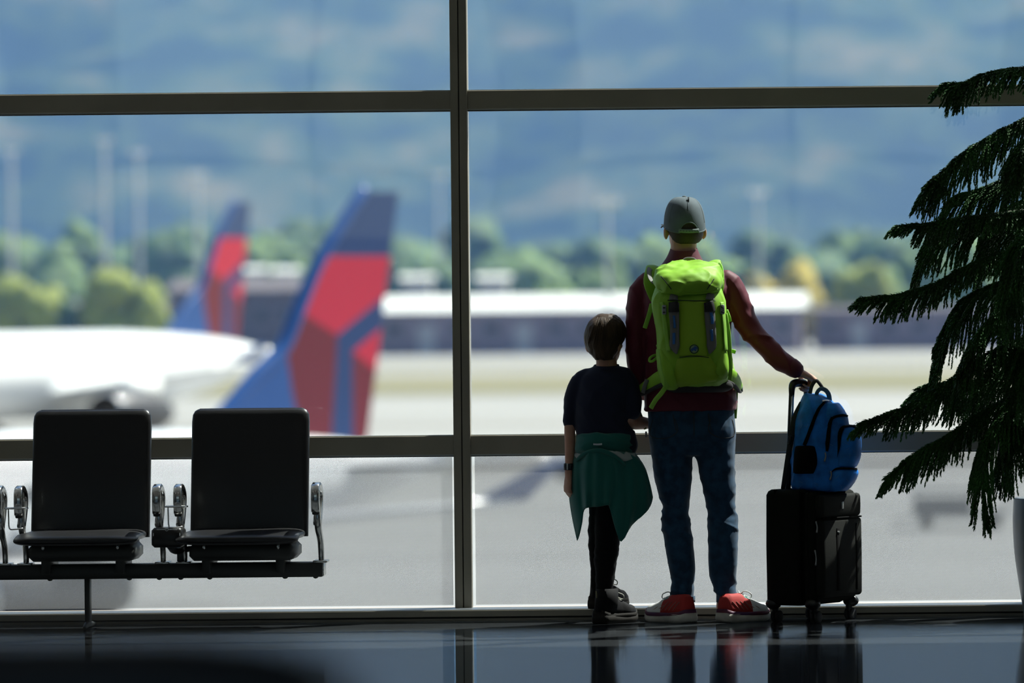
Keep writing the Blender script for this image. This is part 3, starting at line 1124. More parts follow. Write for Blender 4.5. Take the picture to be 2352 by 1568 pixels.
# ------------------------------------------------------------------ seat back close to the camera, bottom left
lz = 5.0
ctr = -.90
chair = empty('lounge_chair', (ctr, lz + .3, 0), 'black rounded seat back close by, a dark blur in the bottom left corner', 'chair')
rg = []
for (z, hw, th) in resample([(.42, .36, .06), (.6, .38, .07), (.80, .38, .07), (.93, .37, .065), (1.0, .345, .055), (1.04, .29, .04), (1.056, .20, .012)], 4):
    rg.append([(ctr + hw * math.copysign(abs(math.cos(t)) ** .6, math.cos(t)), lz + .12 * (1.15 - z) + th * math.sin(t), z) for t in (2 * PI * j / 32 for j in range(32))])
obj('backrest', MB().rings(rg), M_LEATHER, chair)
obj('seat', MB().box((ctr - .31, lz + .08, .36), (ctr + .31, lz + .62, .47), bev=.04), M_LEATHER, chair)
for sx in (-.27, .27):
    for yy in (.12, .56):
        obj('leg', MB().tube([Vector((ctr + sx, lz + yy, 0)), Vector((ctr + sx * .95, lz + yy, .37))], [.014, .018], n=10, k=1), M_CHROME, chair)
    obj('armrest', MB().tube([Vector((ctr + sx * 1.2, lz + .1, .68)), Vector((ctr + sx * 1.2, lz + .35, .67)), Vector((ctr + sx * 1.2, lz + .58, .64)), Vector((ctr + sx * 1.15, lz + .58, .4))], .022, n=10), M_LEATHER, chair)

# ------------------------------------------------------------------ potted conifer at the right edge
M_POT = mat('grey glazed planter', (.16, .18, .20), .3, 0, .5, var=.06, vscale=5)
M_SOIL = mat('dark potting soil', (.03, .022, .015), .95, bump=.6, bscale=60)
M_NEEDLE = mat('dark green conifer needles', (.022, .080, .014), .55, 0, .18, var=.35, vscale=6)
M_TWIG = mat('conifer twig bark', (.035, .03, .018), .8)
PZ = 23.95
pc = P(2452, 1400, PZ)
PXC = pc.x
pot = empty('planter', (PXC, PZ, 0), 'tall grey rounded planter at the right edge of the floor', 'planter')
rg = []
for (y, xl) in resample([(1424, 2352), (1395, 2349), (1340, 2340), (1270, 2330), (1200, 2326), (1160, 2327), (1143, 2328)], 4):
    zz = max(0, P(xl, y, PZ).z)
    rad = PXC - P(xl, y, PZ).x
    rg.append([(PXC + rad * math.cos(t), PZ + rad * math.sin(t), zz) for t in (2 * PI * j / 48 for j in range(48))])
ztop, rtop = rg[-1][0][2], rg[-1][0][0] - PXC
for dr, dz in ((.018, .001), (.022, -.02), (.022, -.06)):
    rg.append([(PXC + (rtop - dr) * math.cos(t), PZ + (rtop - dr) * math.sin(t), ztop + dz) for t in (2 * PI * j / 48 for j in range(48))])
obj('pot', MB().rings(rg), M_POT, pot)
obj('soil', MB().ell((PXC, PZ, ztop - .06), (rtop - .023, rtop - .023, .03), n=32, m=8), M_SOIL, pot)

pine = empty('potted_conifer', (PXC, PZ, ztop - .04), 'dark drooping conifer in the grey planter at the right edge', 'plant')
trunk = [Vector((PXC, PZ, ztop - .06)), P(2446, 900, PZ), P(2440, 600, PZ), P(2436, 300, PZ), P(2430, 60, PZ), P(2428, -160, PZ)]
obj('trunk', MB().tube(trunk, [.022, .020, .017, .013, .010, .005], n=10), M_TWIG, pine)


def needle_twig(mb, path, rad, rnd):
    """one hanging branchlet: a thin stem closely set with short incurved needles"""
    rows = resample([tuple(p) for p in path], 5)
    ps = [Vector(p) for p in rows]
    n = len(ps)
    # stem
    rings = []
    for i, p in enumerate(ps):
        t = (ps[min(i + 1, n - 1)] - ps[max(i - 1, 0)]).normalized()
        a = t.orthogonal().normalized()
        b = t.cross(a)
        r = rad * .34 * (1 - .6 * i / n)
        rings.append([p + a * r, p - a * r * .5 + b * r * .87, p - a * r * .5 - b * r * .87])
    mb.rings(rings)
    total = sum((ps[i + 1] - ps[i]).length for i in range(n - 1))
    cnt = max(6, int(total / .0036))
    for q in range(cnt):
        u = (q + rnd.random()) / cnt * (n - 1.001)
        i = int(u)
        p = ps[i].lerp(ps[i + 1], u - i)
        t = (ps[i + 1] - ps[i]).normalized()
        ang = q * 2.4 + rnd.uniform(-.4, .4)
        a = t.orthogonal().normalized()
        b = t.cross(a)
        d = a * math.cos(ang) + b * math.sin(ang)
        L = rad * (1.25 - .55 * u / n) * rnd.uniform(.8, 1.15)
        w = rad * .26
        s = t.cross(d)
        base = p
        mid = p + d * L * .46 + t * L * .55
        tip = p + d * L * .46 + t * L * 1.35
        o = len(mb.v)
        mb.v += [base + s * w, base - s * w, mid + s * w * .8, mid - s * w * .8, tip]
        mb.f += [(o, o + 1, o + 3, o + 2), (o + 2, o + 3, o + 4)]
        mb.m += [0, 0]


def bough(pts, drop, n, seed, lo=.10, spread=1.0, rad=.0125, tipfan=True):
    """a main branch (pixel path, distance) with rows of drooping branchlets on both sides"""
    rnd = random.Random(seed)
    rows = resample([tuple(P(x, y, PZ + dz)) for x, y, dz in pts], 8)
    ps = [Vector(p) for p in rows]
    m = len(ps)
    br = obj('branch', MB().tube(ps, [.0085 * (1 - .75 * i / m) + .0015 for i in range(m)], n=7, k=1), M_TWIG, pine)
    mb = MB()
    for q in range(n):
        t = lo + (1 - lo) * (q + rnd.random() * .6) / n
        u = min(t, .999) * (m - 1.001)
        i = int(u)
        p = ps[i].lerp(ps[i + 1], u - i)
        d = (ps[i + 1] - ps[i]).normalized()
        side = -1 if q % 2 else 1
        lat = d.cross(Vector((0, 0, 1)))
        lat = lat.normalized() if lat.length > .05 else Vector((0, 1, 0))
        lat = lat * side * spread * rnd.uniform(.35, 1.0)
        fade = 1 - .5 * max(0, (t - .72) / .28)
        L = 1.3 * drop * fade * rnd.uniform(.7, 1.12) * (.75 + .5 * min(1, t * 1.6) * (1 - .25 * t))
        fwd = .35 + .65 * max(0, (t - .55) / .45)
        v = (d * fwd + lat * .6 + Vector((0, 0, .05))).normalized()
        if q % 4 == 3:               # short twigs that clothe the top of the branch
            L *= .42
            v = (d * .8 + lat * .5 + Vector((0, 0, .55))).normalized()
        pts_ = [p]
        c = p.copy()
        for k in range(4):
            v = (v + Vector((0, 0, -1)) * (.42 if t < .85 else .22)).normalized()
            c = c + v * (L / 4)
            pts_.append(c.copy() + Vector((rnd.uniform(-.004, .004), rnd.uniform(-.004, .004), 0)))
        needle_twig(mb, pts_, rad * rnd.uniform(.85, 1.15), rnd)
    if tipfan:
        d = (ps[-1] - ps[-4]).normalized()
        for q in range(5):
            v = (d + Vector((0, (q - 2) * .25, (q % 3 - 1) * .22))).normalized()
            needle_twig(mb, [ps[-3], ps[-2] + v * .02, ps[-1] + v * .022 + Vector((0, 0, -.004 * q))], rad, rnd)
    needle_twig(mb, ps[int(m * .35)::3] + [ps[-1]], rad, rnd)
    f = obj('foliage', mb, M_NEEDLE, br, smooth=False)
    f['kind'] = 'stuff'
    return br


B = [
    ([(2432, 215, 0), (2385, 165, -.05), (2330, 158, -.10), (2260, 172, -.14), (2215, 190, -.16), (2172, 196, -.18)], .12, 60),
    ([(2434, 300, 0), (2390, 262, -.02), (2330, 286, -.06), (2270, 318, -.10), (2215, 352, -.14), (2170, 392, -.16), (2134, 425, -.18)], .19, 84),
    ([(2436, 420, 0), (2380, 395, .05), (2310, 415, .08), (2250, 438, .10), (2200, 452, .10), (2180, 475, .10)], .19, 64),
    ([(2438, 540, 0), (2380, 488, -.08), (2300, 490, -.16), (2220, 500, -.22), (2140, 512, -.26), (2064, 522, -.28)], .10, 74),
    ([(2438, 560, 0), (2370, 520, .06), (2290, 520, .14), (2200, 535, .20), (2140, 560, .22), (2118, 600, .22)], .17, 70),
    ([(2440, 660, 0), (2390, 590, -.10), (2310, 580, -.2), (2220, 612, -.26), (2150, 650, -.3), (2060, 678, -.33), (1980, 688, -.36)], .115, 100),
    ([(2440, 690, 0), (2380, 640, .1), (2300, 650, .15), (2220, 690, .2), (2170, 760, .2), (2155, 800, .2)], .22, 76),
    ([(2442, 760, 0), (2390, 690, -.14), (2330, 700, -.24), (2270, 740, -.3), (2230, 800, -.32), (2210, 850, -.33)], .24, 72),
    ([(2444, 850, 0), (2390, 780, -.05), (2320, 790, -.1), (2240, 830, -.15), (2160, 890, -.2), (2080, 935, -.24), (1985, 972, -.28)], .135, 100),
    ([(2444, 900, 0), (2390, 850, .1), (2320, 850, .16), (2240, 880, .2), (2180, 880, .24), (2122, 892, .26)], .17, 66),
    ([(2446, 980, 0), (2390, 900, -.10), (2320, 915, -.18), (2250, 950, -.24), (2180, 1000, -.28), (2110, 1040, -.3), (2046, 1092, -.32)], .15, 96),
    ([(2446, 990, 0), (2400, 930, -.2), (2350, 930, -.3), (2300, 960, -.36), (2268, 1020, -.4), (2258, 1100, -.42), (2262, 1160, -.42)], .17, 60),
    ([(2446, 1000, 0), (2410, 920, -.16), (2370, 920, -.26), (2340, 960, -.3), (2325, 1010, -.32), (2318, 1060, -.32)], .19, 54),
    ([(2440, 610, 0), (2420, 540, -.3), (2390, 520, -.45), (2350, 560, -.5), (2330, 640, -.52), (2320, 700, -.52)], .22, 60),
    ([(2436, 330, 0), (2420, 300, -.2), (2390, 300, -.3), (2352, 340, -.34), (2330, 400, -.36)], .2, 48),
    ([(2442, 800, 0), (2425, 730, -.3), (2400, 740, -.42), (2365, 800, -.46), (2350, 880, -.46)], .22, 54),
    ([(2444, 860, 0), (2400, 800, .2), (2330, 800, .3), (2270, 860, .34), (2240, 930, .34)], .2, 54),
    ([(2438, 520, 0), (2400, 460, .2), (2340, 470, .3), (2280, 520, .34), (2250, 600, .34)], .2, 56),
    ([(2432, 250, 0), (2470, 200, -.1), (2540, 220, -.15), (2620, 290, -.2)], .18, 40),
    ([(2438, 500, 0), (2480, 440, -.1), (2570, 470, -.15), (2680, 540, -.2)], .18, 44),
    ([(2442, 760, 0), (2490, 690, -.1), (2600, 720, -.15), (2720, 800, -.2)], .18, 44),
    ([(2446, 960, 0), (2500, 890, -.1), (2610, 930, -.15), (2730, 1010, -.2)], .18, 44),
]
for i, (pts, drop, n) in enumerate(B):
    bough(pts, drop, int(n * 3.0), 100 + i, lo=.12 if pts[-1][0] < 2440 else .1)

# ------------------------------------------------------------------ people
M_SKIN = mat('fair skin', (.52, .29, .20), .55, 0, .4, sss=.25, var=.05, vscale=30)
M_SKINK = mat('child skin', (.50, .27, .19), .55, 0, .4, sss=.25, var=.05, vscale=30)
M_EYE = mat('eye white', (.8, .8, .78), .15)
M_IRIS = mat('brown iris', (.06, .03, .015), .1)
M_LIP = mat('lips', (.45, .17, .14), .5)


def shrink(rows, px, f=.88):
    return [(r[0], r[1] + px, r[2] - px, r[3], r[4] * f) for r in rows]


def hand(mb, wrist, d, n, k, curls, thumb, right=True, fan=.0):
    """palm, four unequal jointed fingers and a thumb. d: wrist to knuckles, n: back of the hand"""
    d = d.normalized()
    n = (n - d * n.dot(d)).normalized()
    s = n.cross(d) * (1 if right else -1)          # towards the thumb
    rings = []
    for t, hw, th in ((-.012, .024, .019), (.012, .028, .018), (.04, .036, .017), (.07, .040, .015), (.092, .040, .0125), (.103, .036, .010)):
        c = wrist + d * (t * k)
        rings.append([c + (s * math.cos(a) * hw + n * math.sin(a) * th) * k for a in (2 * PI * j / 16 for j in range(16))])
    mb.rings(rings)
    fingers = ((.030, .092, (.042, .026, .021), .0088), (.0105, .098, (.046, .029, .022), .0090),
               (-.010, .094, (.042, .027, .021), .0086), (-.029, .086, (.033, .020, .019), .0076))
    for q, (off, base, seg, r) in enumerate(fingers):
        p = wrist + d * (base * k - .012 * k) + s * (off * k)
        v = (d + s * fan * (off / .03)).normalized()
        pts, rs = [p - v * .015 * k, p], [r * k, r * 1.05 * k]
        ang = 0
        for i, L in enumerate(seg):
            ang += curls[i] * (1 + .06 * (q - 1))
            dirv = v * math.cos(ang) - n * math.sin(ang)
            # a knuckle bend, then the bone
            p = p + dirv * (L * k)
            pts.append(p)
            rs.append(r * k * (.97 - .09 * i))
        mb.tube(pts, rs, n=10, k=4)
    p = wrist + d * (.022 * k) + s * (.026 * k) - n * (.004 * k)
    v = (d * .62 + s * .72 - n * .30).normalized()
    pts, rs = [p, p + v * .034 * k], [.0125 * k, .0118 * k]
    p = pts[-1]
    for i, L in enumerate((.032, .027)):
        v = (v + (d * .5 - s * .55 - n * .25) * thumb).normalized()
        p = p + v * (L * k)
        pts.append(p)
        rs.append((.0102 - .0012 * i) * k)
    mb.tube(pts, rs, n=10, k=4)


def head(mb, c, yaw, k, ear=.082):
    """skull, jaw, nose, brow, ears; local y is where the face looks"""
    R = Matrix.Rotation(yaw, 3, 'Z')

    def T(x, y, z):
        return Vector(c) + R @ (Vector((x, y, z)) * k)
    mb.ell(T(0, -.008, .028), (.075 * k, .095 * k, .098 * k), R)
    mb.ell(T(0, .022, -.038), (.058 * k, .070 * k, .078 * k), R)
    mb.ell(T(0, .050, -.088), (.026 * k, .024 * k, .022 * k), R, n=14, m=8)
    mb.tube([T(0, .088, .018), T(0, .104, -.008), T(0, .108, -.022), T(0, .092, -.030)], [.007 * k, .010 * k, .013 * k, .010 * k], n=10)
    for sx in (-1, 1):
        mb.ell(T(sx * ear, -.012, -.021), (.0105 * k, .020 * k, .030 * k), R @ Matrix.Rotation(sx * .45, 3, 'Z'), n=14, m=10)
        mb.tube([T(sx * .012, .084, .026), T(sx * .035, .080, .030), T(sx * .055, .062, .024)], [.008 * k, .009 * k, .006 * k], n=8)
        mb.ell(T(sx * .040, .066, -.018), (.018 * k, .016 * k, .016 * k), R, n=12, m=8)
    return T, R


def face_parts(parent, T, R, k):
    for sx in (-1, 1):
        e = obj('eye', MB().ell(T(sx * .031, .0745, .006), (.0125 * k,) * 3, n=14, m=10), M_EYE, parent)
        obj('iris', MB().ell(T(sx * .031, .0855, .006), (.0058 * k, .003 * k, .0058 * k), R, n=12, m=6), M_IRIS, e)
    obj('mouth', MB().tube([T(-.022, .076, -.053), T(0, .0895, -.051), T(.022, .076, -.053)], [.003 * k, .0062 * k, .003 * k], n=8, flat=.8), M_LIP, parent)


def fold(amp, fx, fz, seed=0.0, band=None):
    def fn(co, n):
        q = Vector((co.x * fx + seed, co.y * fx, co.z * fz))
        a = noise.noise(q) + .5 * noise.noise(q * 2.1)
        g = 1.0
        if band:
            g = band(co)
        return amp * a * g
    return fn


def creases(amp, fx, fz, seed=0.0, band=None):
    """sharper cloth folds: ridges of noise, as cloth bunches up"""
    def fn(co, n):
        q = Vector((co.x * fx + seed, co.y * fx, co.z * fz + co.x * fx * .6))
        a = (1 - 2 * abs(noise.noise(q))) ** 3 * .8 + noise.noise(q * 2.3 + Vector((5, 1, 2))) * .45 - .25
        return amp * a * (band(co) if band else 1.0)
    return fn


# ================================================================== the man
MZ = 24.02
man = empty('person', (P(1590, 1400, 23.98).x, 23.98, 0), 'man in grey cap, maroon jacket and jeans with a lime green backpack', 'person')
JTORSO = [(604, 1538, 1612, MZ, .050), (616, 1512, 1642, MZ, .078), (632, 1486, 1668, MZ, .10), (665, 1474, 1682, MZ, .12), (720, 1476, 1680, MZ, .13),
          (800, 1480, 1680, MZ, .128), (865, 1480, 1687, MZ, .125), (905, 1478, 1693, MZ, .13), (943, 1480, 1693, MZ, .135)]
LARM = [(1486, 648, MZ, 25), (1469, 680, MZ, 28), (1463, 730, MZ, 26), (1461, 790, MZ, 25), (1464, 845, MZ + .02, 24), (1472, 888, MZ + .05, 23), (1500, 902, MZ + .17, 20), (1540, 890, MZ + .28, 18)]
RARM = [(1668, 648, MZ, 30), (1684, 668, MZ, 30), (1698, 706, MZ, 29), (1720, 750, MZ, 27), (1741, 777, MZ - .01, 25), (1774, 811, MZ - .02, 24), (1803, 833, MZ - .03, 24), (1822, 845, MZ - .035, 21)]
PELVIS = [(925, 1486, 1688, MZ, .12), (955, 1488, 1687, MZ - .005, .13), (988, 1489, 1690, MZ - .01, .138), (1010, 1491, 1690, MZ - .005, .132), (1030, 1494, 1689, MZ, .115), (1045, 1498, 1686, MZ, .09)]
LLEG = [(1000, 1492, 1590, MZ, .11), (1040, 1495, 1591, MZ, .105), (1058, 1498, 1591, MZ, .10), (1093, 1503, 1589, MZ, .092), (1128, 1510, 1587, MZ, .085), (1160, 1521, 1584, MZ + .005, .075),
        (1181, 1520, 1582, MZ + .005, .072), (1202, 1518, 1586, MZ, .073), (1233, 1524, 1591, MZ - .01, .075), (1268, 1530, 1594, MZ - .015, .072), (1303, 1536, 1597, MZ - .01, .068),
        (1335, 1542, 1595, MZ, .062), (1353, 1539, 1596, MZ, .064), (1381, 1544, 1595, MZ, .062)]
RLEG = [(1000, 1594, 1690, MZ, .11), (1040, 1595, 1689, MZ, .105), (1058, 1600, 1688, MZ, .10), (1093, 1608, 1689, MZ, .092), (1128, 1615, 1690, MZ, .085), (1160, 1622, 1689, MZ + .005, .075),
        (1181, 1625, 1691, MZ + .005, .072), (1197, 1626, 1697, MZ, .073), (1233, 1626, 1695, MZ - .01, .075), (1268, 1627, 1695, MZ - .015, .072), (1303, 1628, 1693, MZ - .01, .068),
        (1335, 1632, 1691, MZ, .062), (1353, 1640, 1693, MZ, .064), (1381, 1647, 1692, MZ, .062)]


def armtube(mb, pts, dr=0.0, f=1.0, n=16):
    mb.tube([P(x, y, z) for x, y, z, r in pts], [(r * f - dr) * z / F for x, y, z, r in pts], n=n, k=4)


body = MB()
HC = P(1571, 523, MZ + .03)
T, R = head(body, HC, math.radians(17), 1.0)
body.tube([P(1574, 640, MZ), P(1571, 600, MZ + .005), P(1570, 572, MZ + .012), P(1571, 545, MZ + .02)], [.075, .060, .056, .056], n=16)
body.sil(shrink(JTORSO[1:], 12))
body.sil(shrink(PELVIS, 8))
body.sil(shrink(LLEG, 9, .8))
body.sil(shrink(RLEG, 9, .8))
armtube(body, LARM, 0, .72)
armtube(body, RARM[:-1] + [(1822, 847, MZ - .035, 20), (1830, 851, MZ - .035, 19)], 0, .70)
for (fx, fy, sx) in ((1566, 1405, -1), (1668, 1405, 1)):
    body.tube([P(fx, 1370, MZ), P(fx, 1400, MZ - .01), P(fx + sx * 10, 1412, MZ + .05), P(fx + sx * 25, 1416, MZ + .12)], [.040, .042, .036, .026], n=12)
# right hand on the suitcase grip, left hand resting before the body
w0 = P(1828, 851, MZ - .035)
hand(body, w0, Vector((.80, .42, -.38)), Vector((.36, -.08, .93)), .97, (1.15, 1.15, .65), .5, True)
hand(body, P(1548, 888, MZ + .30), Vector((.9, .25, .1)), Vector((.1, .5, .85)), 1.0, (.4, .6, .4), .35, False)
bm_ = remesh(body, .0055, 3, .5, 'body')
ob = obj('body', bm_, M_SKIN, man)
face_parts(man, T, R, 1.0)

# jacket
M_JACKET = mat('maroon softshell fabric', (.115, .009, .024), .62, 0, .35, sheen=.04, bump=.1, bscale=500)
M_JLINE = mat('maroon collar fabric', (.095, .008, .02), .7)
jk = MB()
jk.sil(JTORSO, ex=2.4)
armtube(jk, LARM)
armtube(jk, RARM)
jm = remesh(jk, .006, 5, .5, 'jacket')
elbow = P(1742, 776, MZ)


def jband(co):
    g = .6
    d = (co - elbow).length
    g += 1.3 * max(0, 1 - d / .16)
    c2 = (co - P(1812, 840, MZ)).length
    g += .9 * max(0, 1 - c2 / .09)
    return g


wrinkle(jm, creases(.0085, 7, 11, 2.0, jband))
jacket = obj('jacket', jm, M_JACKET, man)
cuff = MB().tube([P(1817, 842, MZ - .035), P(1826, 848, MZ - .035)], [21.5 * MZ / F, 20.5 * MZ / F], n=20, k=1)
obj('cuff', cuff, M_JLINE, jacket)
# stand collar
rg = []
for (y, xl, xr, d) in resample([(620, 1510, 1632, .085), (606, 1522, 1618, .080), (590, 1533, 1608, .073), (574, 1540, 1601, .068), (571, 1541, 1600, .066)], 3):
    c = P((xl + xr) / 2, y, MZ + .0)
    hw = (xr - xl) / 2 * MZ / F
    rg.append([(c.x + hw * math.cos(t), c.y + d * math.sin(t), c.z + .012 * math.sin(t)) for t in (2 * PI * j / 32 for j in range(32))])
obj('collar', MB().rings(rg, cap=False), M_JLINE, jacket, solid=.006)

# jeans
M_DENIM = mat('dark blue denim', (.013, .050, .100), .8, 0, .25, var=.25, vscale=26, bump=.2, bscale=700, sheen=.1)
M_STITCH = mat('tan topstitching', (.035, .035, .035), .8)
jn = MB()
jn.sil(PELVIS)
jn.sil(LLEG)
jn.sil(RLEG)
nm = remesh(jn, .0058, 5, .5, 'jeans')


def nband(co):
    py = VY - (co.z - H) * F / MZ
    g = .22
    g += 1.1 * math.exp(-((py - 1180) / 45) ** 2) + 1.2 * math.exp(-((py - 1352) / 26) ** 2) + .4 * math.exp(-((py - 1080) / 50) ** 2)
    return g


wrinkle(nm, creases(.0068, 6, 15, 5.0, nband))
jeans = obj('jeans', nm, M_DENIM, man)
nb_ = bvh_of(nm)
for path in ([(1546, 952), (1550, 975), (1553, 988)], [(1627, 950), (1630, 972), (1634, 988)], [(1593, 946), (1594, 970), (1594, 1000)]):
    obj('seam', strip(MB(), nb_, path, 1.6, .0012, .0012), M_STITCH, jeans)
for path in ([(1500, 963), (1494, 1000), (1530, 1006), (1556, 990), (1550, 962)], [(1632, 962), (1628, 990), (1656, 1005), (1686, 999), (1682, 962)]):
    obj('pocket_stitching', strip(MB(), nb_, path, 1.5, .0012, .0012, k=5), M_STITCH, jeans)
for sx, rows in ((-1, LLEG), (1, RLEG)):
    y, xl, xr, z, d = rows[-1]
    c = P((xl + xr) / 2, y + 1, z)
    hw = (xr - xl) / 2 * z / F + .002
    rg = [[(c.x + hw * math.cos(t), c.y + (d + .002) * math.sin(t), c.z + dz) for t in (2 * PI * j / 28 for j in range(28))] for dz in (.0, .012, .024)]
    obj('hem', MB().rings(rg, cap=False), M_DENIM, jeans, solid=.003)


# shoes
def shoe(parent, heel, ang, L, W, hgt, mats, boot=0.0, lace_mat=None, lift=0.0):
    """a shoe whose heel stands at a floor point; ang turns the toe from straight ahead towards the right"""
    up_m, toe_m, tongue_m, mid_m, sole_m, side_m = mats
    R = Matrix.Translation(heel) @ Matrix.Rotation(-ang, 4, 'Z')

    def hw(t):
        return W * (.40 + .10 * math.sin(min(t * 2.2, 1) * PI / 2) + .10 * math.exp(-((t - .68) / .2) ** 2)) * (1 - max(0, (t - .78) / .22) ** 2.2 * .75) * (1 - .35 * max(0, (.06 - t) / .06) ** 2)

    def layer(z0, z1, grow, t0=0.0, t1=1.0, n=22):
        rings = []
        for i in range(n + 1):
            t = t0 + (t1 - t0) * i / n
            w = hw(min(max(t, .001), .999)) + grow
            y = t * L + (grow if t > .9 else -grow if t < .1 else 0)
            lo, hi = z0(t), z1(t)
            rings.append([R @ Vector(p) for p in ((-w * .92, y, lo), (-w, y, lo + (hi - lo) * .4), (-w * .95, y, hi), (w * .95, y, hi), (w, y, lo + (hi - lo) * .4), (w * .92, y, lo))])
        return MB().rings(rings)
    spring = lambda t: .018 * max(0, (t - .75) / .25) ** 2 + .010 * max(0, (.10 - t) / .10) ** 2
    s0 = obj('shoe', layer(lambda t: .022 + spring(t), lambda t: .042 + spring(t) * .8 + .008 * max(0, .3 - t) / .3, .004), mid_m, parent, smooth=True)
    s0.name = 'boot' if boot else 'shoe'
    obj('sole', layer(lambda t: lift + spring(t), lambda t: .026 + spring(t) + .010 * math.exp(-((t - .15) / .2) ** 2), .006), sole_m, s0)
    # upper: a dome over the foot with the ankle opening at the back
    rings = []
    n = 26
    for i in range(n + 1):
        t = .01 + .97 * i / n
        w = hw(t)
        top = .035 + hgt * (1.0 if t < .34 else (1 - .50 * ((t - .34) / .4) if t < .74 else .50 * math.sqrt(max(0, 1 - ((t - .74) / .262) ** 2.4))))
        if t < .05:
            top *= .93
        lo = .034 + spring(t) * .7
        ring = []
        for j in range(15):
            a = PI * j / 14
            x = math.cos(a)
            zz = math.sin(a)
            ring.append(R @ Vector((w * math.copysign(abs(x) ** (.55 if t > .3 else .5), x) * (1 - .22 * zz * (1 if t < .5 else .4)), t * L, lo + (max(top, lo + .004) - lo) * zz ** .75)))
        rings.append(ring)
    mb = MB()
    mb.rings(rings, cap=True)
    for fi, f in enumerate(mb.f):
        ii = fi // 15
        if len(f) == 4:
            j = fi % 15
            t = .01 + .97 * ii / n
            if t > .47:
                mb.m[fi] = 1
            elif .36 < t and 4 <= j <= 9:
                mb.m[fi] = 2
    up = obj('upper', mb, [up_m, toe_m, tongue_m], s0)
    if boot:
        rg = []
        for (z, sc, dy) in ((.05, 1.0, 0), (.05 + boot * .5, .97, .004), (.05 + boot, .95, .008)):
            rg.append([R @ Vector((W * .46 * sc * math.cos(a), L * .21 + dy + L * .23 * sc * math.sin(a), z)) for a in (2 * PI * j / 24 for j in range(24))])
        obj('ankle_collar', MB().rings(rg, cap=False), up_m, s0, solid=.008)
    lm = lace_mat
    for q in range(5):
        t = .40 + .075 * q
        top = .035 + hgt * (1 - .60 * ((t - .34) / .4)) + .004
        w = hw(t) * .55
        sg = 1 if q % 2 else -1
        obj('lace', MB().tube([R @ Vector((-w, t * L, top - .012)), R @ Vector((-w * .3, t * L + sg * .006, top + .001)), R @ Vector((w * .3, t * L - sg * .006, top + .001)), R @ Vector((w, t * L, top - .012))], .0026, n=7, k=3), lm, s0)
    t = .40
    top = .035 + hgt * .92
    for sg in (-1, 1):
        bow = [Vector((0, t * L, top)), Vector((sg * .018, t * L + .012, top + .014)), Vector((sg * .036, t * L + .03, top + .004)), Vector((sg * .03, t * L + .036, top - .014)), Vector((sg * .008, t * L + .02, top - .004)), Vector((0, t * L, top))]
        obj('lace_bow', MB().tube([R @ p for p in bow], .0024, n=7, k=4), lm, s0)
    # side flashes
    if side_m:
        for sg in (-1, 1):
            for q in range(6):
                t = .12 + q * .085
                w0_, w1_ = hw(t) + .0005, hw(t + .07) * .9
                z0, z1 = .052, .052 + hgt * (.42 if q < 4 else .25)
                a, b2 = Vector((sg * w0_ * .985, (t + .1) * L, z0)), Vector((sg * w1_ * .86, (t - .03) * L, z1))
                obj('stripe', MB().tube([R @ a, R @ ((a + b2) / 2 + Vector((sg * .002, 0, 0))), R @ b2], .0018, n=6, k=3), side_m, s0)
    return s0


M_SRED = mat('red knit', (.42, .022, .018), .75, bump=.3, bscale=500)
M_SWHITE = mat('white mesh', (.75, .76, .74), .7)
M_SGREEN = mat('sea green tongue', (.10, .26, .22), .7)
M_SNAVY = mat('navy to plum midsole', (.045, .02, .10), .6, col2=(.11, .012, .03), vscale=6)
M_SSOLE = mat('off white foam sole', (.62, .60, .53), .7, col2=(.42, .40, .35), vscale=9)
M_LACE = mat('pale lace', (.70, .70, .66), .7)
M_STRIPE = mat('dull pink stripe', (.36, .16, .13), .7)
SM = (M_SRED, M_SWHITE, M_SGREEN, M_SNAVY, M_SSOLE, M_STRIPE)
hl = P(1585, 1428, 23.945)
hr = P(1660, 1428, 23.945)
shoe(man, Vector((hl.x, 23.93, 0)), math.radians(-42), .268, .104, .086, SM, lace_mat=M_LACE)
shoe(man, Vector((hr.x, 23.93, 0)), math.radians(42), .262, .104, .086, SM, lace_mat=M_LACE)

# cap
M_CAP = mat('grey blue cap cotton', (.105, .135, .150), .8, 0, .3, bump=.25, bscale=500, var=.08, vscale=15)
M_CAPD = mat('dark cap lining', (.02, .025, .028), .9)
RC = Matrix.Rotation(math.radians(14), 3, 'Z')
CC = P(1572.5, 524, MZ + .022)


def capT(p):
    return CC + RC @ p


cv, cf, cm = [], [], []
NA, NR = 200, 64
for i in range(NR + 1):
    ph = (PI / 2) * i / NR * .995
    for j in range(NA):
        a = 2 * PI * j / NA
        seam = 1 - .010 * max(0, math.cos(a * 3)) ** 12 * math.cos(ph)
        r_ = math.cos(ph) ** .60
        cv.append(capT(Vector((.0868 * r_ * seam * math.sin(a), -.104 * r_ * seam * math.cos(a) + .0, -.026 * math.cos(a) * (1 - i / NR) + .132 * math.sin(ph) ** .95))))
for i in range(NR):
    for j in range(NA):
        am = (j + .5) / NA * 2 * PI
        if am > PI:
            am -= 2 * PI
        h = (i + .5) / NR
        if (am / .46) ** 2 + ((.132 * math.sin(h * PI / 2) - .004) / .040) ** 2 < 1:
            continue
        cf.append((i * NA + j, i * NA + (j + 1) % NA, (i + 1) * NA + (j + 1) % NA, (i + 1) * NA + j))
cap = obj('cap', MB().add(cv, cf), M_CAP, man, solid=.0035)
arch = []
for j in range(33):                       # bound edge of the opening
    w_ = PI * j / 32
    am, zz = -.46 * math.cos(w_), .004 + .040 * math.sin(w_)
    ph = math.asin(min(1, (zz / .132) ** (1 / .95)))
    r_ = math.cos(ph) ** .60
    arch.append(capT(Vector((.0868 * r_ * math.sin(am), -.104 * r_ * math.cos(am), -.026 * math.cos(am) * (1 - ph / (PI / 2)) + zz))))
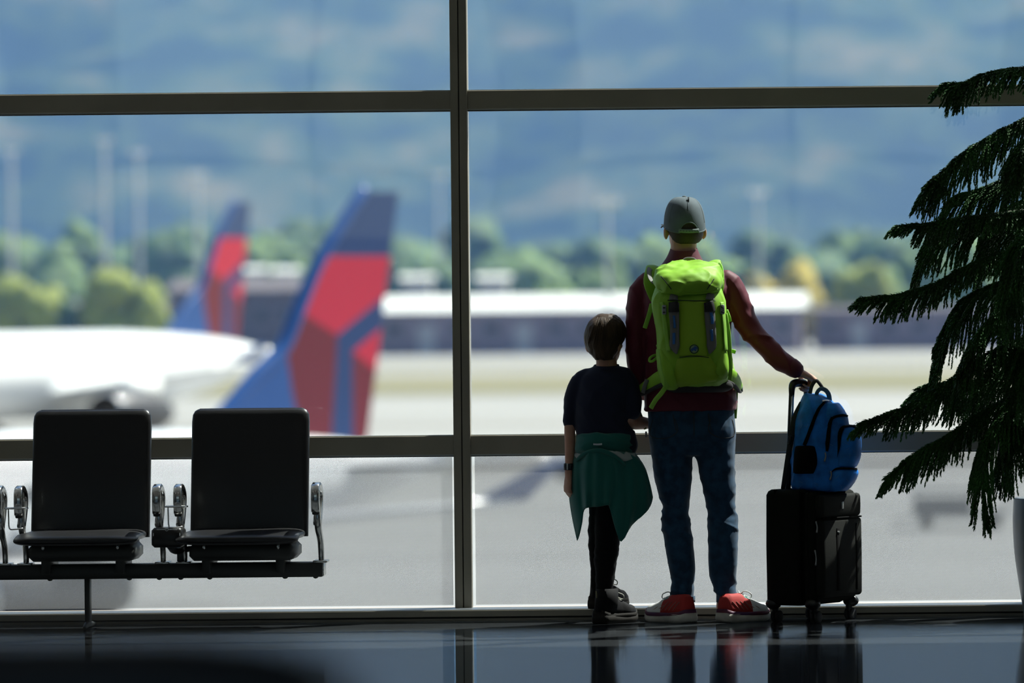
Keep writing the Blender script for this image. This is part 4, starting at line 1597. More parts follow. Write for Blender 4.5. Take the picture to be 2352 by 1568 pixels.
obj('opening_binding', MB().tube(arch, .0030, n=8, k=1), M_CAP, cap)
# inner lining seen through the opening: hair
rg = []
for (z, s, am) in ((-.066, .79, .5), (-.060, .84, .8), (-.048, .92, .98), (-.03, .972, 1.12), (0, .985, 1.5), (.025, .965, 1.5), (.048, .92, 1.5)):
    rg.append([capT(Vector((.0800 * s * math.sin(a), -.0995 * s * math.cos(a), z))) for a in (-am + 2 * am * j / 30 for j in range(31))])
M_HAIRM = mat('short dark brown hair', (.028, .018, .011), .7, bump=.6, bscale=350, stretch=(1, 1, .15))
obj('hair', MB().rings(rg, cap=False, closed=False), M_HAIRM, man, solid=.005)
# sweatband rim and the adjustment strap
rim = [capT(Vector((.0872 * math.sin(a), -.1045 * math.cos(a), -.026 * math.cos(a) + .003))) for a in (.52 + (2 * PI - 1.04) * j / 40 for j in range(41))]
obj('rim', MB().tube(rim, .0035, n=8, k=1), M_CAP, cap)
st_ = [capT(Vector((.0885 * math.sin(a), -.1065 * math.cos(a), -.026 * math.cos(a) + .012))) for a in (-.50 + 1.0 * j / 16 for j in range(17))]
obj('strap', MB().tube(st_, .0085, n=10, k=1, flat=.28, up=(0, -1, 0)), mat('grey green strap', (.15, .20, .19), .7), cap)
for j in range(7):
    a = -.42 + .14 * j
    obj('strap_hole', MB().ell(capT(Vector((.0905 * math.sin(a), -.1095 * math.cos(a), -.026 * math.cos(a) + .012))), (.0018,) * 3, n=8, m=6), M_CAPD, cap)
for k6 in range(6):
    a = k6 * PI / 3
    pts = []
    for i in range(2 if k6 else 6, 13):
        ph = (PI / 2) * i / 13 * .99
        r_ = math.cos(ph) ** .60
        pts.append(capT(Vector((.0885 * r_ * math.sin(a), -.106 * r_ * math.cos(a), -.026 * math.cos(a) * (1 - i / 13) + .133 * math.sin(ph) ** .95))))
    obj('seam', MB().tube(pts, .0014, n=6, k=1), M_CAP, cap)
obj('button', MB().ell(capT(Vector((0, 0, .134))), (.010, .010, .005), n=12, m=6), M_CAP, cap)
obj('tab', MB().box((-.003, -.003, -.011), (.003, .003, .011), mat=Matrix.Translation(capT(Vector((.006, -.060, .121)))) @ Matrix.Rotation(-.5, 4, 'X')), M_CAPD, cap)
# peak at the front
bv, bf = [], []
for i in range(13):
    a = -1.15 + 2.3 * i / 12
    for j in range(6):
        t = j / 5
        r_ = 1 + .78 * t * math.cos(a * .78) ** .7
        bv.append(capT(Vector((.086 * math.sin(a) * (1 + .16 * t), .100 * math.cos(a) * r_ + .0, .040 - .020 * abs(math.sin(a)) ** 2 * 1.6 - .010 * t))))
for i in range(12):
    for j in range(5):
        q = i * 6 + j
        bf.append((q, q + 6, q + 7, q + 1))
obj('peak', MB().add(bv, bf), M_CAP, cap, solid=.004)
# spectacles: only a temple arm shows
gl = obj('glasses', MB().tube([T(-.079, -.01, .010), T(-.080, .04, .014), T(-.076, .088, .014), T(-.040, .104, .012), T(0, .110, .014), T(.040, .104, .012), T(.076, .088, .014), T(.080, .04, .014), T(.079, -.01, .010)], .0022, n=7), M_BOX, man)
for sx in (-1, 1):
    ring = [T(sx * .036 + .026 * math.cos(t), .103 - abs(.026 * math.cos(t)) * .12, .004 + .020 * math.sin(t)) for t in (2 * PI * j / 20 for j in range(21))]
    obj('lens_rim', MB().tube(ring, .0016, n=6, k=1), M_BOX, gl)

# ================================================================== the boy
KZ = 23.97
boy = empty('person', (P(1395, 1420, KZ).x, KZ, 0), 'boy in a navy T-shirt with a teal jacket tied round his waist', 'person')
STORSO = [(840, 1366, 1422, KZ, .042), (848, 1350, 1440, KZ, .058), (865, 1332, 1452, KZ, .078), (895, 1324, 1454, KZ, .090), (940, 1320, 1446, KZ, .092), (970, 1320, 1446, KZ, .09),
          (995, 1323, 1459, KZ, .092), (1020, 1326, 1467, KZ, .095), (1040, 1330, 1462, KZ, .098), (1052, 1336, 1452, KZ, .095)]
KSL = [(1346, 864, KZ, 20), (1327, 886, KZ, 21), (1315, 920, KZ, 19), (1310, 950, KZ, 16), (1307, 974, KZ, 13.5)]
KSR = [(1434, 866, KZ, 24), (1445, 890, KZ, 26), (1448, 920, KZ, 26), (1447, 945, KZ, 25)]
KLL = [(1120, 1350, 1400, KZ + .02, .062), (1165, 1352, 1402, KZ + .03, .062), (1235, 1351, 1396, KZ + .08, .054), (1288, 1355, 1392, KZ + .12, .048), (1322, 1357, 1384, KZ + .16, .042), (1350, 1357, 1380, KZ + .20, .038), (1372, 1358, 1382, KZ + .22, .037)]
KRL = [(1110, 1372, 1432, KZ, .07), (1165, 1367, 1424, KZ, .066), (1200, 1366, 1424, KZ, .062), (1240, 1366, 1424, KZ, .060), (1288, 1365, 1418, KZ - .005, .056), (1330, 1367, 1411, KZ, .05), (1362, 1370, 1405, KZ, .045), (1385, 1372, 1404, KZ - .005, .043)]
kb = MB()
KHC = P(1390, 786, KZ + .02)
KT, KR = head(kb, KHC, math.radians(-30), .87, .089)
kb.tube([P(1393, 868, KZ), P(1393, 845, KZ), P(1393, 825, KZ + .005), P(1392, 800, KZ + .015)], [.055, .046, .045, .046], n=14)
kb.sil(shrink(STORSO[2:], 11, .88))
kb.sil([(1030, 1345, 1445, KZ, .085), (1060, 1343, 1445, KZ, .088), (1100, 1348, 1434, KZ, .085), (1140, 1352, 1428, KZ, .07)])
kb.sil(shrink(KLL, 3, .92))
kb.sil(shrink(KRL, 3, .92))
armtube(kb, [(1344, 874, KZ, 12), (1322, 900, KZ, 13), (1311, 950, KZ, 13), (1309, 980, KZ, 13), (1309, 1030, KZ, 12), (1307, 1070, KZ - .01, 9.5), (1306, 1088, KZ - .015, 9.5)])
armtube(kb, [(1430, 876, KZ, 13), (1446, 920, KZ, 16), (1442, 955, KZ, 18.5), (1446, 966, KZ + .01, 18.5), (1466, 970, KZ + .06, 16.5), (1490, 972, KZ + .13, 12.5), (1500, 970, KZ + .16, 11)])
kb.tube([P(1372, 1350, KZ + .2), P(1372, 1382, KZ + .24), P(1380, 1388, KZ + .30)], [.022, .024, .018], n=10)
kb.tube([P(1388, 1360, KZ), P(1390, 1405, KZ), P(1405, 1412, KZ + .07)], [.034, .036, .024], n=10)
hand(kb, P(1306, 1090, KZ - .015), Vector((-.10, .12, -1)), Vector((-.85, -.5, .0)), .76, (.55, .95, .6), .55, False)
hand(kb, P(1500, 969, KZ + .165), Vector((.75, .65, .05)), Vector((-.3, .3, .9)), .74, (.35, .5, .3), .3, True)
obj('body', remesh(kb, .0050, 3, .5, 'body'), M_SKINK, boy)
face_parts(boy, KT, KR, .9)
# hair
M_HAIRK = mat('brown hair', (.050, .030, .016), .6, 0, .2, var=.3, vscale=60, stretch=(1, 1, .12), bump=.6, bscale=260)
hk = MB()
hk.sil([(720.5, 1384, 1402, KZ + .015, .03), (724, 1372, 1416, KZ + .012, .058), (734, 1358, 1427, KZ + .008, .082), (750, 1347, 1436, KZ + .002, .098), (770, 1341.5, 1438, KZ, .101), (788, 1343, 1430, KZ - .003, .094),
        (804, 1350, 1420, KZ - .010, .078), (816, 1359, 1414, KZ - .016, .064), (826, 1368, 1411, KZ - .018, .050)], n=36)
hm = remesh(hk, .0045, 3, .5, 'hair')
wrinkle(hm, lambda co, n: .0035 * noise.noise(Vector((co.x * 75, co.y * 75, co.z * 14))) + .003 * noise.noise(Vector((co.x * 24, co.y * 24, co.z * 7))))
hair = obj('hair', hm, M_HAIRK, boy)
rnd = random.Random(5)
hb = bvh_of(hm)
cw = P(1392, 738, KZ - .03)
for i in range(46):
    a = rnd.uniform(0, 2 * PI)
    u = rnd.uniform(.25, 1)
    pts = []
    for q in range(5):
        t = q / 4
        x = 1389 + (48 * u * math.sin(a)) * (.35 + .65 * t)
        y = 728 + (14 + 72 * u) * t ** 1.2 * (1.0 if math.cos(a) < .4 else .8)
        pts.append(on(hb, min(max(x, 1343), 1435), y, .0012, KZ))
    obj('lock', MB().tube(pts, [.0006, .0024, .0028, .002, .0006], n=5, k=2), M_HAIRK, hair)
# T-shirt
M_TEE = mat('navy cotton jersey', (.010, .014, .034), .85, 0, .25, sheen=.1)
tm = MB()
tm.sil(STORSO)
armtube(tm, KSL)
armtube(tm, KSR)
tmesh = remesh(tm, .0052, 14, .6, 'shirt')
wrinkle(tmesh, creases(.006, 8, 10, 8.0))
tee = obj('shirt', tmesh, M_TEE, boy)
rg = []
for (y, hw, d) in ((846, 31, .060), (841, 29, .054), (838, 28, .052)):
    c = P(1393, y, KZ)
    rg.append([(c.x + hw * KZ / F * math.cos(t), c.y + d * math.sin(t), c.z + .006 * math.sin(t)) for t in (2 * PI * j / 28 for j in range(28))])
obj('neckband', MB().rings(rg, cap=False), M_TEE, tee, solid=.004)
# leggings
M_LEG = mat('black leggings', (.005, .005, .006), .85, 0, .15)
lg = MB()
lg.sil(KLL)
lg.sil(KRL)
lg.sil([(1095, 1348, 1438, KZ, .088), (1130, 1351, 1430, KZ, .08), (1155, 1354, 1424, KZ, .066)])
lm_ = remesh(lg, .0055, 4, .5, 'leggings')
wrinkle(lm_, fold(.004, 10, 34, 1.0))
obj('leggings', lm_, M_LEG, boy)
# boots
M_BOOT = mat('black boot leather', (.006, .006, .007), .75, 0, .15, bump=.2, bscale=300)
M_BSOLE = mat('dark brown boot sole', (.016, .014, .012), .8, 0, .15)
M_BLACE = mat('cream boot lace', (.50, .50, .42), .7)
BM = (M_BOOT, M_BOOT, M_BOOT, M_BSOLE, M_BSOLE, None)
kh = P(1382, 1424, 23.9)
s1 = shoe(boy, Vector((kh.x - .012, 23.915, 0)), math.radians(36), .222, .094, .085, BM, boot=.098, lace_mat=M_BLACE)
s1['label'] = 'black boot flat on the floor'
kh2 = P(1367, 1390, 24.2)
shoe(boy, Vector((kh2.x, 24.17, .049)), math.radians(30), .222, .085, .085, BM, boot=.105, lace_mat=M_BLACE)
obj('pull_loop', MB().tube([P(1369, 1358, 23.893), P(1370, 1365, 23.889), P(1370, 1372, 23.89)], .003, n=7), mat('olive webbing', (.18, .17, .08), .8), s1)
# wristwatch
M_WATCH = mat('dark blue watch strap', (.015, .02, .035), .5)
wr = []
for (y, r_) in ((1064, 11.2), (1072, 11.2), (1079, 11.0)):
    c = P(1307, y, KZ - .008)
    wr.append([(c.x + r_ * KZ / F * math.cos(t), c.y + r_ * KZ / F * math.sin(t), c.z) for t in (2 * PI * j / 24 for j in range(24))])
wt = obj('wristwatch', MB().rings(wr, cap=False), M_WATCH, boy, solid=.004)
obj('watch_case', MB().ell(P(1299, 1071, KZ - .015), (.008, .016, .016), n=14, m=8), M_DARKM, wt)
for q in (-1, 1):
    obj('strap_keeper', MB().box((-.003, -.002, -.013), (.003, .002, .013), mat=Matrix.Translation(P(1307 + q * 4, 1071.5, KZ - .008 - .0225))), M_PRINT if q < 0 else M_BOX, wt)

# teal jacket tied round the waist
M_TEAL = mat('teal fleece', (.004, .105, .088), .75, 0, .3, sheen=.2, bump=.15, bscale=300)
M_GREYP = mat('pale grey jacket panel', (.30, .34, .33), .7)
tj = MB()
tj.sil([(993, 1330, 1450, KZ, .100), (998, 1325, 1456, KZ - .002, .108), (1012, 1322, 1458, KZ - .003, .113), (1026, 1320, 1459, KZ - .003, .113), (1036, 1322, 1460, KZ - .002, .110), (1042, 1328, 1455, KZ, .10)], n=36)
tjm = remesh(tj, .0055, 4, .5, 'tied_jacket')
wrinkle(tjm, creases(.006, 7, 22, 3.0))
tied = obj('tied_jacket', tjm, M_TEAL, boy)
tb = bvh_of(tjm)
obj('label_tag', strip(MB(), tb, [(1363, 1019.5), (1373, 1020), (1383, 1019.5)], 4, .002, .002), M_PRINT, tied)
# hanging skirt of the jacket: columns of (top, middle, bottom) pixels
COLS = [(0.00, (1322, 1036), (1306, 1096), (1326, 1241), .02), (.05, (1324, 1034), (1310, 1100), (1331, 1226), -.01), (.10, (1330, 1034), (1322, 1100), (1337, 1198), -.04), (.15, (1337, 1034), (1332, 1100), (1341, 1172), -.06),
        (.25, (1352, 1034), (1350, 1100), (1353, 1165), -.105), (.38, (1370, 1035), (1374, 1100), (1376, 1163), -.125), (.50, (1390, 1035), (1396, 1100), (1397, 1160), -.13), (.56, (1400, 1036), (1410, 1105), (1402, 1172), -.135),
        (.65, (1413, 1037), (1424, 1115), (1421, 1237), -.13), (.71, (1424, 1037), (1437, 1115), (1433, 1237), -.125), (.80, (1437, 1038), (1456, 1115), (1450, 1207), -.11), (.90, (1450, 1039), (1476, 1105), (1480, 1180), -.08),
        (.96, (1457, 1040), (1484, 1100), (1494, 1160), -.04), (1.0, (1460, 1042), (1482, 1098), (1499, 1142), .0)]
crow = resample([(c[0], *c[1], *c[2], *c[3], c[4]) for c in COLS], 5)
rings = []
for (t, x0, y0, x1, y1, x2, y2, dz) in crow:
    line = []
    for q in range(19):
        u = q / 18
        # quadratic through the three given pixels
        a0, a1, a2 = 2 * (u - .5) * (u - 1), -4 * u * (u - 1), 2 * u * (u - .5)
        um = .36
        x = x0 + (x2 - x0) * u + (x1 - (x0 + (x2 - x0) * um)) * math.sin(PI * min(1, u / um * .5 if u < um else .5 + (u - um) / (1 - um) * .5))
        y = y0 + (y2 - y0) * u
        f = .0085 * math.sin(t * 46 + u * 1.2) * u ** .6 + .006 * math.sin(t * 23 + 1) * u
        f += .010 * noise.noise(Vector((t * 9, u * 3, 4)))
        zz = KZ + dz * (1 + .10 * u) * (1 if u > .05 else .9) + f
        line.append(P(x, y, zz))
    rings.append(line)
sk = MB().rings(rings, cap=False, closed=False)
skm = sk.mesh('skirt')
skirt = obj('jacket_body', skm, M_TEAL, tied, solid=.004)
skb = bvh_of(skm)
obj('grey_panel', strip(MB(), skb, [(1399, 1034), (1416, 1040), (1432, 1048), (1446, 1049), (1457, 1046)], [4, 12, 22, 14, 8], .0045, .003), M_GREYP, tied)
obj('grey_panel', strip(MB(), skb, [(1341, 1036), (1332, 1042), (1324, 1050)], [4, 12, 14], .0045, .003), M_GREYP, tied)
# rolled yoke fold under the band and the knotted sleeve at the side
obj('yoke_fold', MB().tube([on(skb, x, y, .006) for x, y in ((1326, 1058), (1345, 1043), (1372, 1037), (1398, 1042), (1420, 1056), (1434, 1068))], [.006, .010, .011, .011, .010, .005], n=10, flat=.55, up=(0, -1, 0)), M_TEAL, tied)
obj('sleeve', MB().tube([P(1440, 1050, KZ - .10), P(1460, 1066, KZ - .085), P(1474, 1090, KZ - .07), P(1484, 1122, KZ - .05), P(1490, 1150, KZ - .04)], [.020, .024, .022, .020, .012], n=14, flat=.6, up=(0, -1, 0)), M_TEAL, tied)

# ------------------------------------------------------------------ lime green backpack on the man
M_LIME = mat('lime ripstop nylon', (.235, .48, .022), .6, 0, .4, var=.06, vscale=10, bump=.25, bscale=45)
M_LIME2 = mat('lime front panel', (.265, .46, .015), .55, 0, .4, bump=.15, bscale=60)
M_WEBB = mat('lime webbing', (.25, .52, .05), .7)
M_GREYB = mat('grey webbing', (.15, .15, .14), .75)
M_BLACKB = mat('black webbing', (.010, .010, .010), .7)
M_BLUEL = mat('blue cord loop', (.02, .13, .40), .6)
M_CHAR = mat('charcoal padding', (.022, .022, .022), .8, bump=.3, bscale=300)
M_BUCK = mat('grey plastic buckle', (.24, .27, .26), .4)
BZ = 23.755
pk = empty('hiking_backpack', P(1585, 900, BZ), 'lime green hiking backpack worn by the man in the maroon jacket', 'backpack')
b_rows = [(655, 1508, 1654, BZ + .01, .10), (690, 1497, 1665, BZ, .125), (730, 1502, 1669, BZ, .130), (770, 1508, 1673, BZ, .130), (810, 1511, 1676, BZ, .130), (850, 1513, 1677, BZ + .005, .122), (872, 1519, 1672, BZ + .015, .108), (886, 1540, 1652, BZ + .03, .075)]
bm1 = MB()
bm1.sil(b_rows, n=40, ex=3.0)
bmesh_ = remesh(bm1, .0065, 4, .5, 'pack_body')


def pband(co):
    return 1.0


wrinkle(bmesh_, lambda co, n: .006 * ((1 - 2 * abs(noise.noise(Vector((co.x * 9, co.y * 9, co.z * 7))))) ** 3 * .7 - .2) + .0025 * noise.noise(Vector((co.x * 36, co.y * 36, co.z * 18))))
pbody = obj('pack_body', bmesh_, M_LIME, pk)
pb = bvh_of(bmesh_)
# lid
lid = MB()
lid.sil([(600, 1545, 1632, BZ + .095, .045), (606, 1528, 1648, BZ + .075, .075), (616, 1512, 1656, BZ + .045, .108), (630, 1504, 1658, BZ + .01, .138), (648, 1501, 1662, BZ - .005, .148), (662, 1506, 1658, BZ - .003, .146), (673, 1518, 1646, BZ + .0, .138), (677, 1535, 1630, BZ, .125)], n=40, ex=2.7)
lmesh = remesh(lid, .006, 3, .5, 'lid')
wrinkle(lmesh, lambda co, n: .012 * ((1 - 2 * abs(noise.noise(Vector((co.x * 8 + 3, co.y * 8, co.z * 16))))) ** 3 * .7 - .2) + .005 * noise.noise(Vector((co.x * 26, co.y * 26, co.z * 26))))
plid = obj('lid', lmesh, M_LIME, pk)
lb = bvh_of(lmesh)
obj('lid_seam', strip(MB(), lb, [(1518, 634), (1530, 648), (1542, 664)], 1.8, .001, .0015), M_CHAR, plid)
obj('lid_seam', strip(MB(), lb, [(1640, 640), (1632, 652), (1624, 664)], 1.8, .001, .0015), M_CHAR, plid)
obj('lid_edge', MB().tube([on(lb, x, y, .001) for x, y in ((1513, 664), (1540, 672), (1580, 674), (1620, 672), (1648, 664))], .0035, n=8), M_LIME, plid)
# front panel between the two daisy chains, and stuff pocket below
obj('front_panel', strip(MB(), pb, [(1591, 692), (1592, 740), (1593, 780), (1593, 818)], [62, 62, 62, 64], .004, .004, k=6), M_LIME2, pk)
obj('pocket_panel', strip(MB(), pb, [(1594, 820), (1596, 842), (1600, 862), (1603, 880)], [74, 92, 104, 84], .005, .004, k=6), M_LIME2, pk)
obj('panel_seam', strip(MB(), pb, [(1562, 820), (1595, 817), (1628, 820)], 1.6, .007, .0015), M_CHAR, pk)
obj('top_seam', strip(MB(), pb, [(1534, 690), (1585, 691), (1642, 692)], 1.8, .006, .0015), M_CHAR, pk)
for side, cx0, cx1, cx2, cx3 in ((0, 1549, 1550, 1551, 1556), (1, 1629, 1631, 1633, 1629)):
    g = obj('daisy_chain', strip(MB(), pb, [(cx0 - (2 if side else 0), 696), (cx0, 722), (cx1, 745), (cx2, 775), (cx2, 796), (cx3, 812)], [22, 23, 22, 21, 21, 4], .008, .003, k=6), M_GREYB, pk)
    obj('chain_cap', strip(MB(), pb, [(cx0 - (3 if side else 2), 694), (cx0 - (1 if side else 1), 704), (cx0, 716)], [20, 22, 24], .0115, .003), M_BLACKB, g)
    obj('top_tab', strip(MB(), pb, [(cx0 + (2 if side else 0), 676), (cx0 - (0 if side else 1), 690)], [15, 20], .010, .003), M_GREYB, g)
    dx = -1 if side == 0 else .5
    for (ya, yb) in ((724, 753), (764, 790)) if side == 0 else ((718, 744), (757, 783)):
        obj('cord_loop', strip(MB(), pb, [(cx1 + dx, ya), (cx1 + dx + (1 if not side else 2), (ya + yb) / 2), (cx2 + dx, yb)], 6, .0125, .003), M_BLUEL, g)
# emblem: a round badge with a ring and a blue mammoth silhouette
lc = (1595, 801)
C0 = on(pb, lc[0], lc[1], .0095)
ex_, ez_ = Vector((1, 0, 0)), (on(pb, lc[0], lc[1] - 8, .0095) - on(pb, lc[0], lc[1] + 8, .0095)).normalized()
ey_ = ex_.cross(ez_).normalized()
pxm = MZ / F * .99


def em(u, v, off=0.0):
    return C0 + ex_ * (u * pxm) + ez_ * (v * pxm) - ey_ * (-off) * (1 if ey_.y > 0 else -1) * -1


def emf(u, v, off):
    d = ey_ if ey_.y < 0 else -ey_
    return C0 + ex_ * (u * pxm) + ez_ * (v * pxm) + d * off


disc = MB().rings([[emf(10.2 * f * math.cos(t), 10.2 * f * math.sin(t), o_) for t in (2 * PI * j / 36 for j in range(36))] for f, o_ in ((1, -.002), (1, .0008), (.96, .0012))])
badge = obj('badge', disc, mat('pale green badge', (.26, .40, .20), .7), pk, smooth=False)
obj('badge_ring', MB().tube([emf(9.6 * math.cos(t), 9.6 * math.sin(t), .0014) for t in (2 * PI * j / 36 for j in range(37))], .0019, n=7, k=1), mat('dark green ring', (.012, .05, .018), .7), badge)
mam = [(-7.6, -1.5), (-6.5, .6), (-4.0, 2.2), (-1.2, 4.0), (.8, 6.0), (2.4, 6.8), (4.0, 5.6), (6.2, 4.6), (7.6, 3.0), (8.0, .6), (7.2, -1.6), (5.8, -2.0), (6.4, .2), (5.8, 1.4), (4.6, .4), (4.2, -1.8), (4.6, -4.6), (1.6, -4.8), (1.0, -3.2), (-1.4, -2.8), (-2.6, -3.6), (-3.2, -5.4), (-5.8, -5.2), (-6.6, -3.6)]
nmm = len(mam)
mb = MB().add([emf(u, v, .0030) for u, v in mam] + [emf(u, v, .001) for u, v in mam], [tuple(range(nmm))] + [(i, nmm + i, nmm + (i + 1) % nmm, (i + 1) % nmm) for i in range(nmm)])
obj('badge_animal', mb, mat('badge blue', (.02, .085, .26), .6), badge, smooth=False)
# side pockets and compression straps
for sx, rows in ((-1, [(800, 1508, 1552, BZ + .005, .10), (830, 1509, 1562, BZ, .115), (860, 1514, 1566, BZ, .118), (884, 1524, 1562, BZ + .01, .10), (896, 1534, 1552, BZ + .03, .07)]),
                 (1, [(800, 1640, 1677, BZ + .005, .10), (830, 1634, 1679, BZ, .112), (855, 1632, 1678, BZ, .112), (872, 1640, 1672, BZ + .02, .09)])):
    m_ = remesh(MB().sil(rows, n=28, ex=2.6), .0065, 4, .5, 'side_pocket')
    wrinkle(m_, lambda co, n: .004 * noise.noise(Vector((co.x * 26, co.y * 20, co.z * 18))))
    obj('side_pocket', m_, M_LIME, pk)
bump_l = bvh_of(bmesh_)
obj('side_strap', strip(MB(), pb, [(1521, 694), (1527, 730), (1532, 770), (1537, 806)], 9, .006, .003), M_WEBB, pk)
obj('side_strap', strip(MB(), pb, [(1655, 694), (1660, 730), (1663, 770), (1665, 806)], 8, .006, .003), M_WEBB, pk)
for (x, y) in ((1528, 711), (1655, 711)):
    c = on(pb, x, y, .010)
    bk_ = obj('buckle', MB().box((-.009, -.005, -.020), (.009, .005, .020), bev=.003, mat=Matrix.Translation(c)), M_BUCK, pk)
    obj('buckle_slot', MB().box((-.005, -.0065, -.013), (.005, -.004, -.008), mat=Matrix.Translation(c)), M_BLACKB, bk_)
    obj('buckle_slot', MB().box((-.005, -.0065, .006), (.005, -.004, .011), mat=Matrix.Translation(c)), M_BLACKB, bk_)


def ribbon(name, pts, w, parent, m_, th=.0016, up=(0, -1, 0)):
    """flat webbing through pixel points (x, y, distance); width in pixels"""
    return obj(name, MB().tube([P(x, y, z) for x, y, z in pts], [w * MZ / F / 2] * len(pts), n=8, k=4, flat=th / (w * MZ / F / 2), up=up), m_, parent)


ribbon('hanging_strap', [(1497, 698, BZ), (1492, 718, BZ - .01), (1486, 738, BZ), (1481, 753, BZ + .005)], 10, pk, M_WEBB)
ribbon('hanging_strap', [(1668, 712, BZ), (1674, 728, BZ - .01), (1676, 738, BZ)], 9, pk, M_WEBB)
ribbon('hanging_strap', [(1675, 804, BZ), (1682, 806, BZ), (1689, 808, BZ)], 9, pk, M_WEBB)
ribbon('strap_loop', [(1511, 816, BZ), (1502, 816, BZ - .01), (1493, 822, BZ - .01), (1492, 829, BZ - .01), (1499, 829, BZ - .01), (1509, 821, BZ)], 6, pk, M_WEBB)
ribbon('ice_axe_strap', [(1528, 890, BZ - .07), (1518, 904, BZ - .09), (1506, 918, BZ - .09), (1495, 937, BZ - .08)], 11, pk, M_WEBB)
ribbon('compression_strap', [(1513, 790, BZ - .05), (1519, 812, BZ - .09), (1524, 840, BZ - .11), (1530, 870, BZ - .105), (1530, 892, BZ - .08)], 13, pk, M_WEBB)
ribbon('compression_strap', [(1666, 720, BZ - .05), (1673, 760, BZ - .06), (1676, 800, BZ - .06), (1678, 850, BZ - .05), (1676, 872, BZ - .03)], 9, pk, M_WEBB)
# shoulder straps with load lifters over the man's shoulders
obj('shoulder_strap', MB().tube([P(1500, 690, BZ + .13), P(1492, 650, BZ + .13), P(1497, 622, BZ + .17), P(1500, 613, BZ + .24), P(1497, 624, BZ + .33), P(1494, 670, BZ + .40), P(1500, 780, BZ + .40), P(1490, 860, BZ + .30)], [.012, .026, .028, .028, .028, .028, .024, .012], n=14, flat=.35, up=(0, -1, .3)), M_LIME, pk)
obj('shoulder_strap', MB().tube([P(1650, 690, BZ + .13), P(1650, 650, BZ + .14), P(1644, 616, BZ + .18), P(1640, 602, BZ + .24), P(1644, 612, BZ + .33), P(1650, 670, BZ + .40), P(1660, 780, BZ + .40), P(1684, 860, BZ + .30)], [.012, .026, .028, .028, .028, .028, .024, .012], n=14, flat=.35, up=(0, -1, .3)), M_LIME, pk)
ribbon('load_lifter', [(1497, 612, BZ + .22), (1491, 622, BZ + .12), (1494, 640, BZ + .06), (1503, 652, BZ + .02)], 12, pk, M_GREYB)
ribbon('load_lifter', [(1648, 604, BZ + .22), (1656, 612, BZ + .12), (1660, 630, BZ + .06), (1660, 645, BZ + .02)], 9, pk, M_WEBB)
ribbon('haul_loop', [(1566, 603, BZ + .12), (1575, 594, BZ + .13), (1592, 594, BZ + .13), (1602, 602, BZ + .12)], 6, pk, M_GREYB)
# lumbar pad and hip belt wings
lum = MB().sil([(868, 1530, 1672, BZ + .08, .070), (880, 1520, 1682, BZ + .085, .078), (892, 1524, 1684, BZ + .09, .075), (901, 1545, 1665, BZ + .10, .055)], n=32, ex=2.4)
obj('lumbar_pad', remesh(lum, .0065, 4, .5, 'lumbar_pad'), M_CHAR, pk)


def wing(pts, name='hip_belt', hgt=(.034, .034, .03, .026, .018)):
    w_ = obj(name, MB().tube([P(x, y, z) for x, y, z in pts], list(hgt), n=16, k=5, flat=.42, up=(0, -1, .1)), M_LIME, pk)
    obj('belt_trim', MB().tube([P(x, y + h * F / MZ * .80, z - .012) for (x, y, z), h in zip(pts, hgt)], [.008, .009, .009, .008, .006], n=10, k=5), M_CHAR, w_)
    return w_


wl = wing([(1530, 864, BZ + .03), (1512, 872, BZ + .07), (1494, 883, BZ + .12), (1478, 893, BZ + .19), (1463, 898, BZ + .27)])
wr_ = wing([(1664, 858, BZ + .05), (1680, 866, BZ + .10), (1690, 876, BZ + .16), (1696, 886, BZ + .22), (1701, 892, BZ + .30)])
ribbon('belt_band', [(1486, 872, BZ + .10), (1481, 886, BZ + .115), (1477, 902, BZ + .14)], 10, pk, M_GREYB)
ribbon('belt_webbing', [(1464, 896, BZ + .25), (1463, 915, BZ + .25), (1467, 940, BZ + .26), (1476, 965, BZ + .28), (1482, 985, BZ + .29)], 7, pk, mat('olive webbing strap', (.10, .16, .03), .7))
obj('belt_buckle', MB().box((-.012, -.008, -.016), (.012, .008, .016), bev=.004, mat=Matrix.Translation(P(1461, 896, BZ + .245))), M_BUCK, pk)
obj('belt_buckle', MB().box((-.010, -.008, -.014), (.010, .008, .014), bev=.004, mat=Matrix.Translation(P(1701, 893, BZ + .285))), M_BUCK, pk)
ribbon('belt_webbing', [(1691, 900, BZ + .27), (1690, 930, BZ + .28), (1688, 960, BZ + .29)], 8, pk, M_WEBB)
obj('strap_end', MB().box((-.004, -.003, -.012), (.004, .003, .012), bev=.001, mat=Matrix.Translation(P(1484, 997, BZ + .28))), M_BUCK, pk)

# ------------------------------------------------------------------ suitcase
M_CASE = mat('black suitcase fabric', (.008, .009, .007), .85, 0, .12, bump=.3, bscale=400)
M_CASE2 = mat('black pocket fabric', (.012, .013, .011), .8, 0, .15, bump=.3, bscale=400)
M_ZIP = mat('black zip tape', (.004, .004, .004), .9, 0, .1)
M_ZPULL = mat('dull metal zip pull', (.30, .30, .29), .3, .9)
A = math.radians(60)
ctr = P(1868, 1250, 24.0)
case = empty('suitcase', (ctr.x, 24.0, 0), 'black soft-sided wheeled suitcase under the blue school backpack', 'suitcase')
# local frame: x along the front face, y out of the front face, z up
n_f = Vector((math.sin(A), -math.cos(A), 0))
x_f = Vector((math.cos(A), math.sin(A), 0))
CM = Matrix(((x_f.x, n_f.x, 0, ctr.x), (x_f.y, n_f.y, 0, 24.0), (0, 0, 1, 0), (0, 0, 0, 1)))
zb, zt2 = .072, P(1800, 1122, 24.0).z


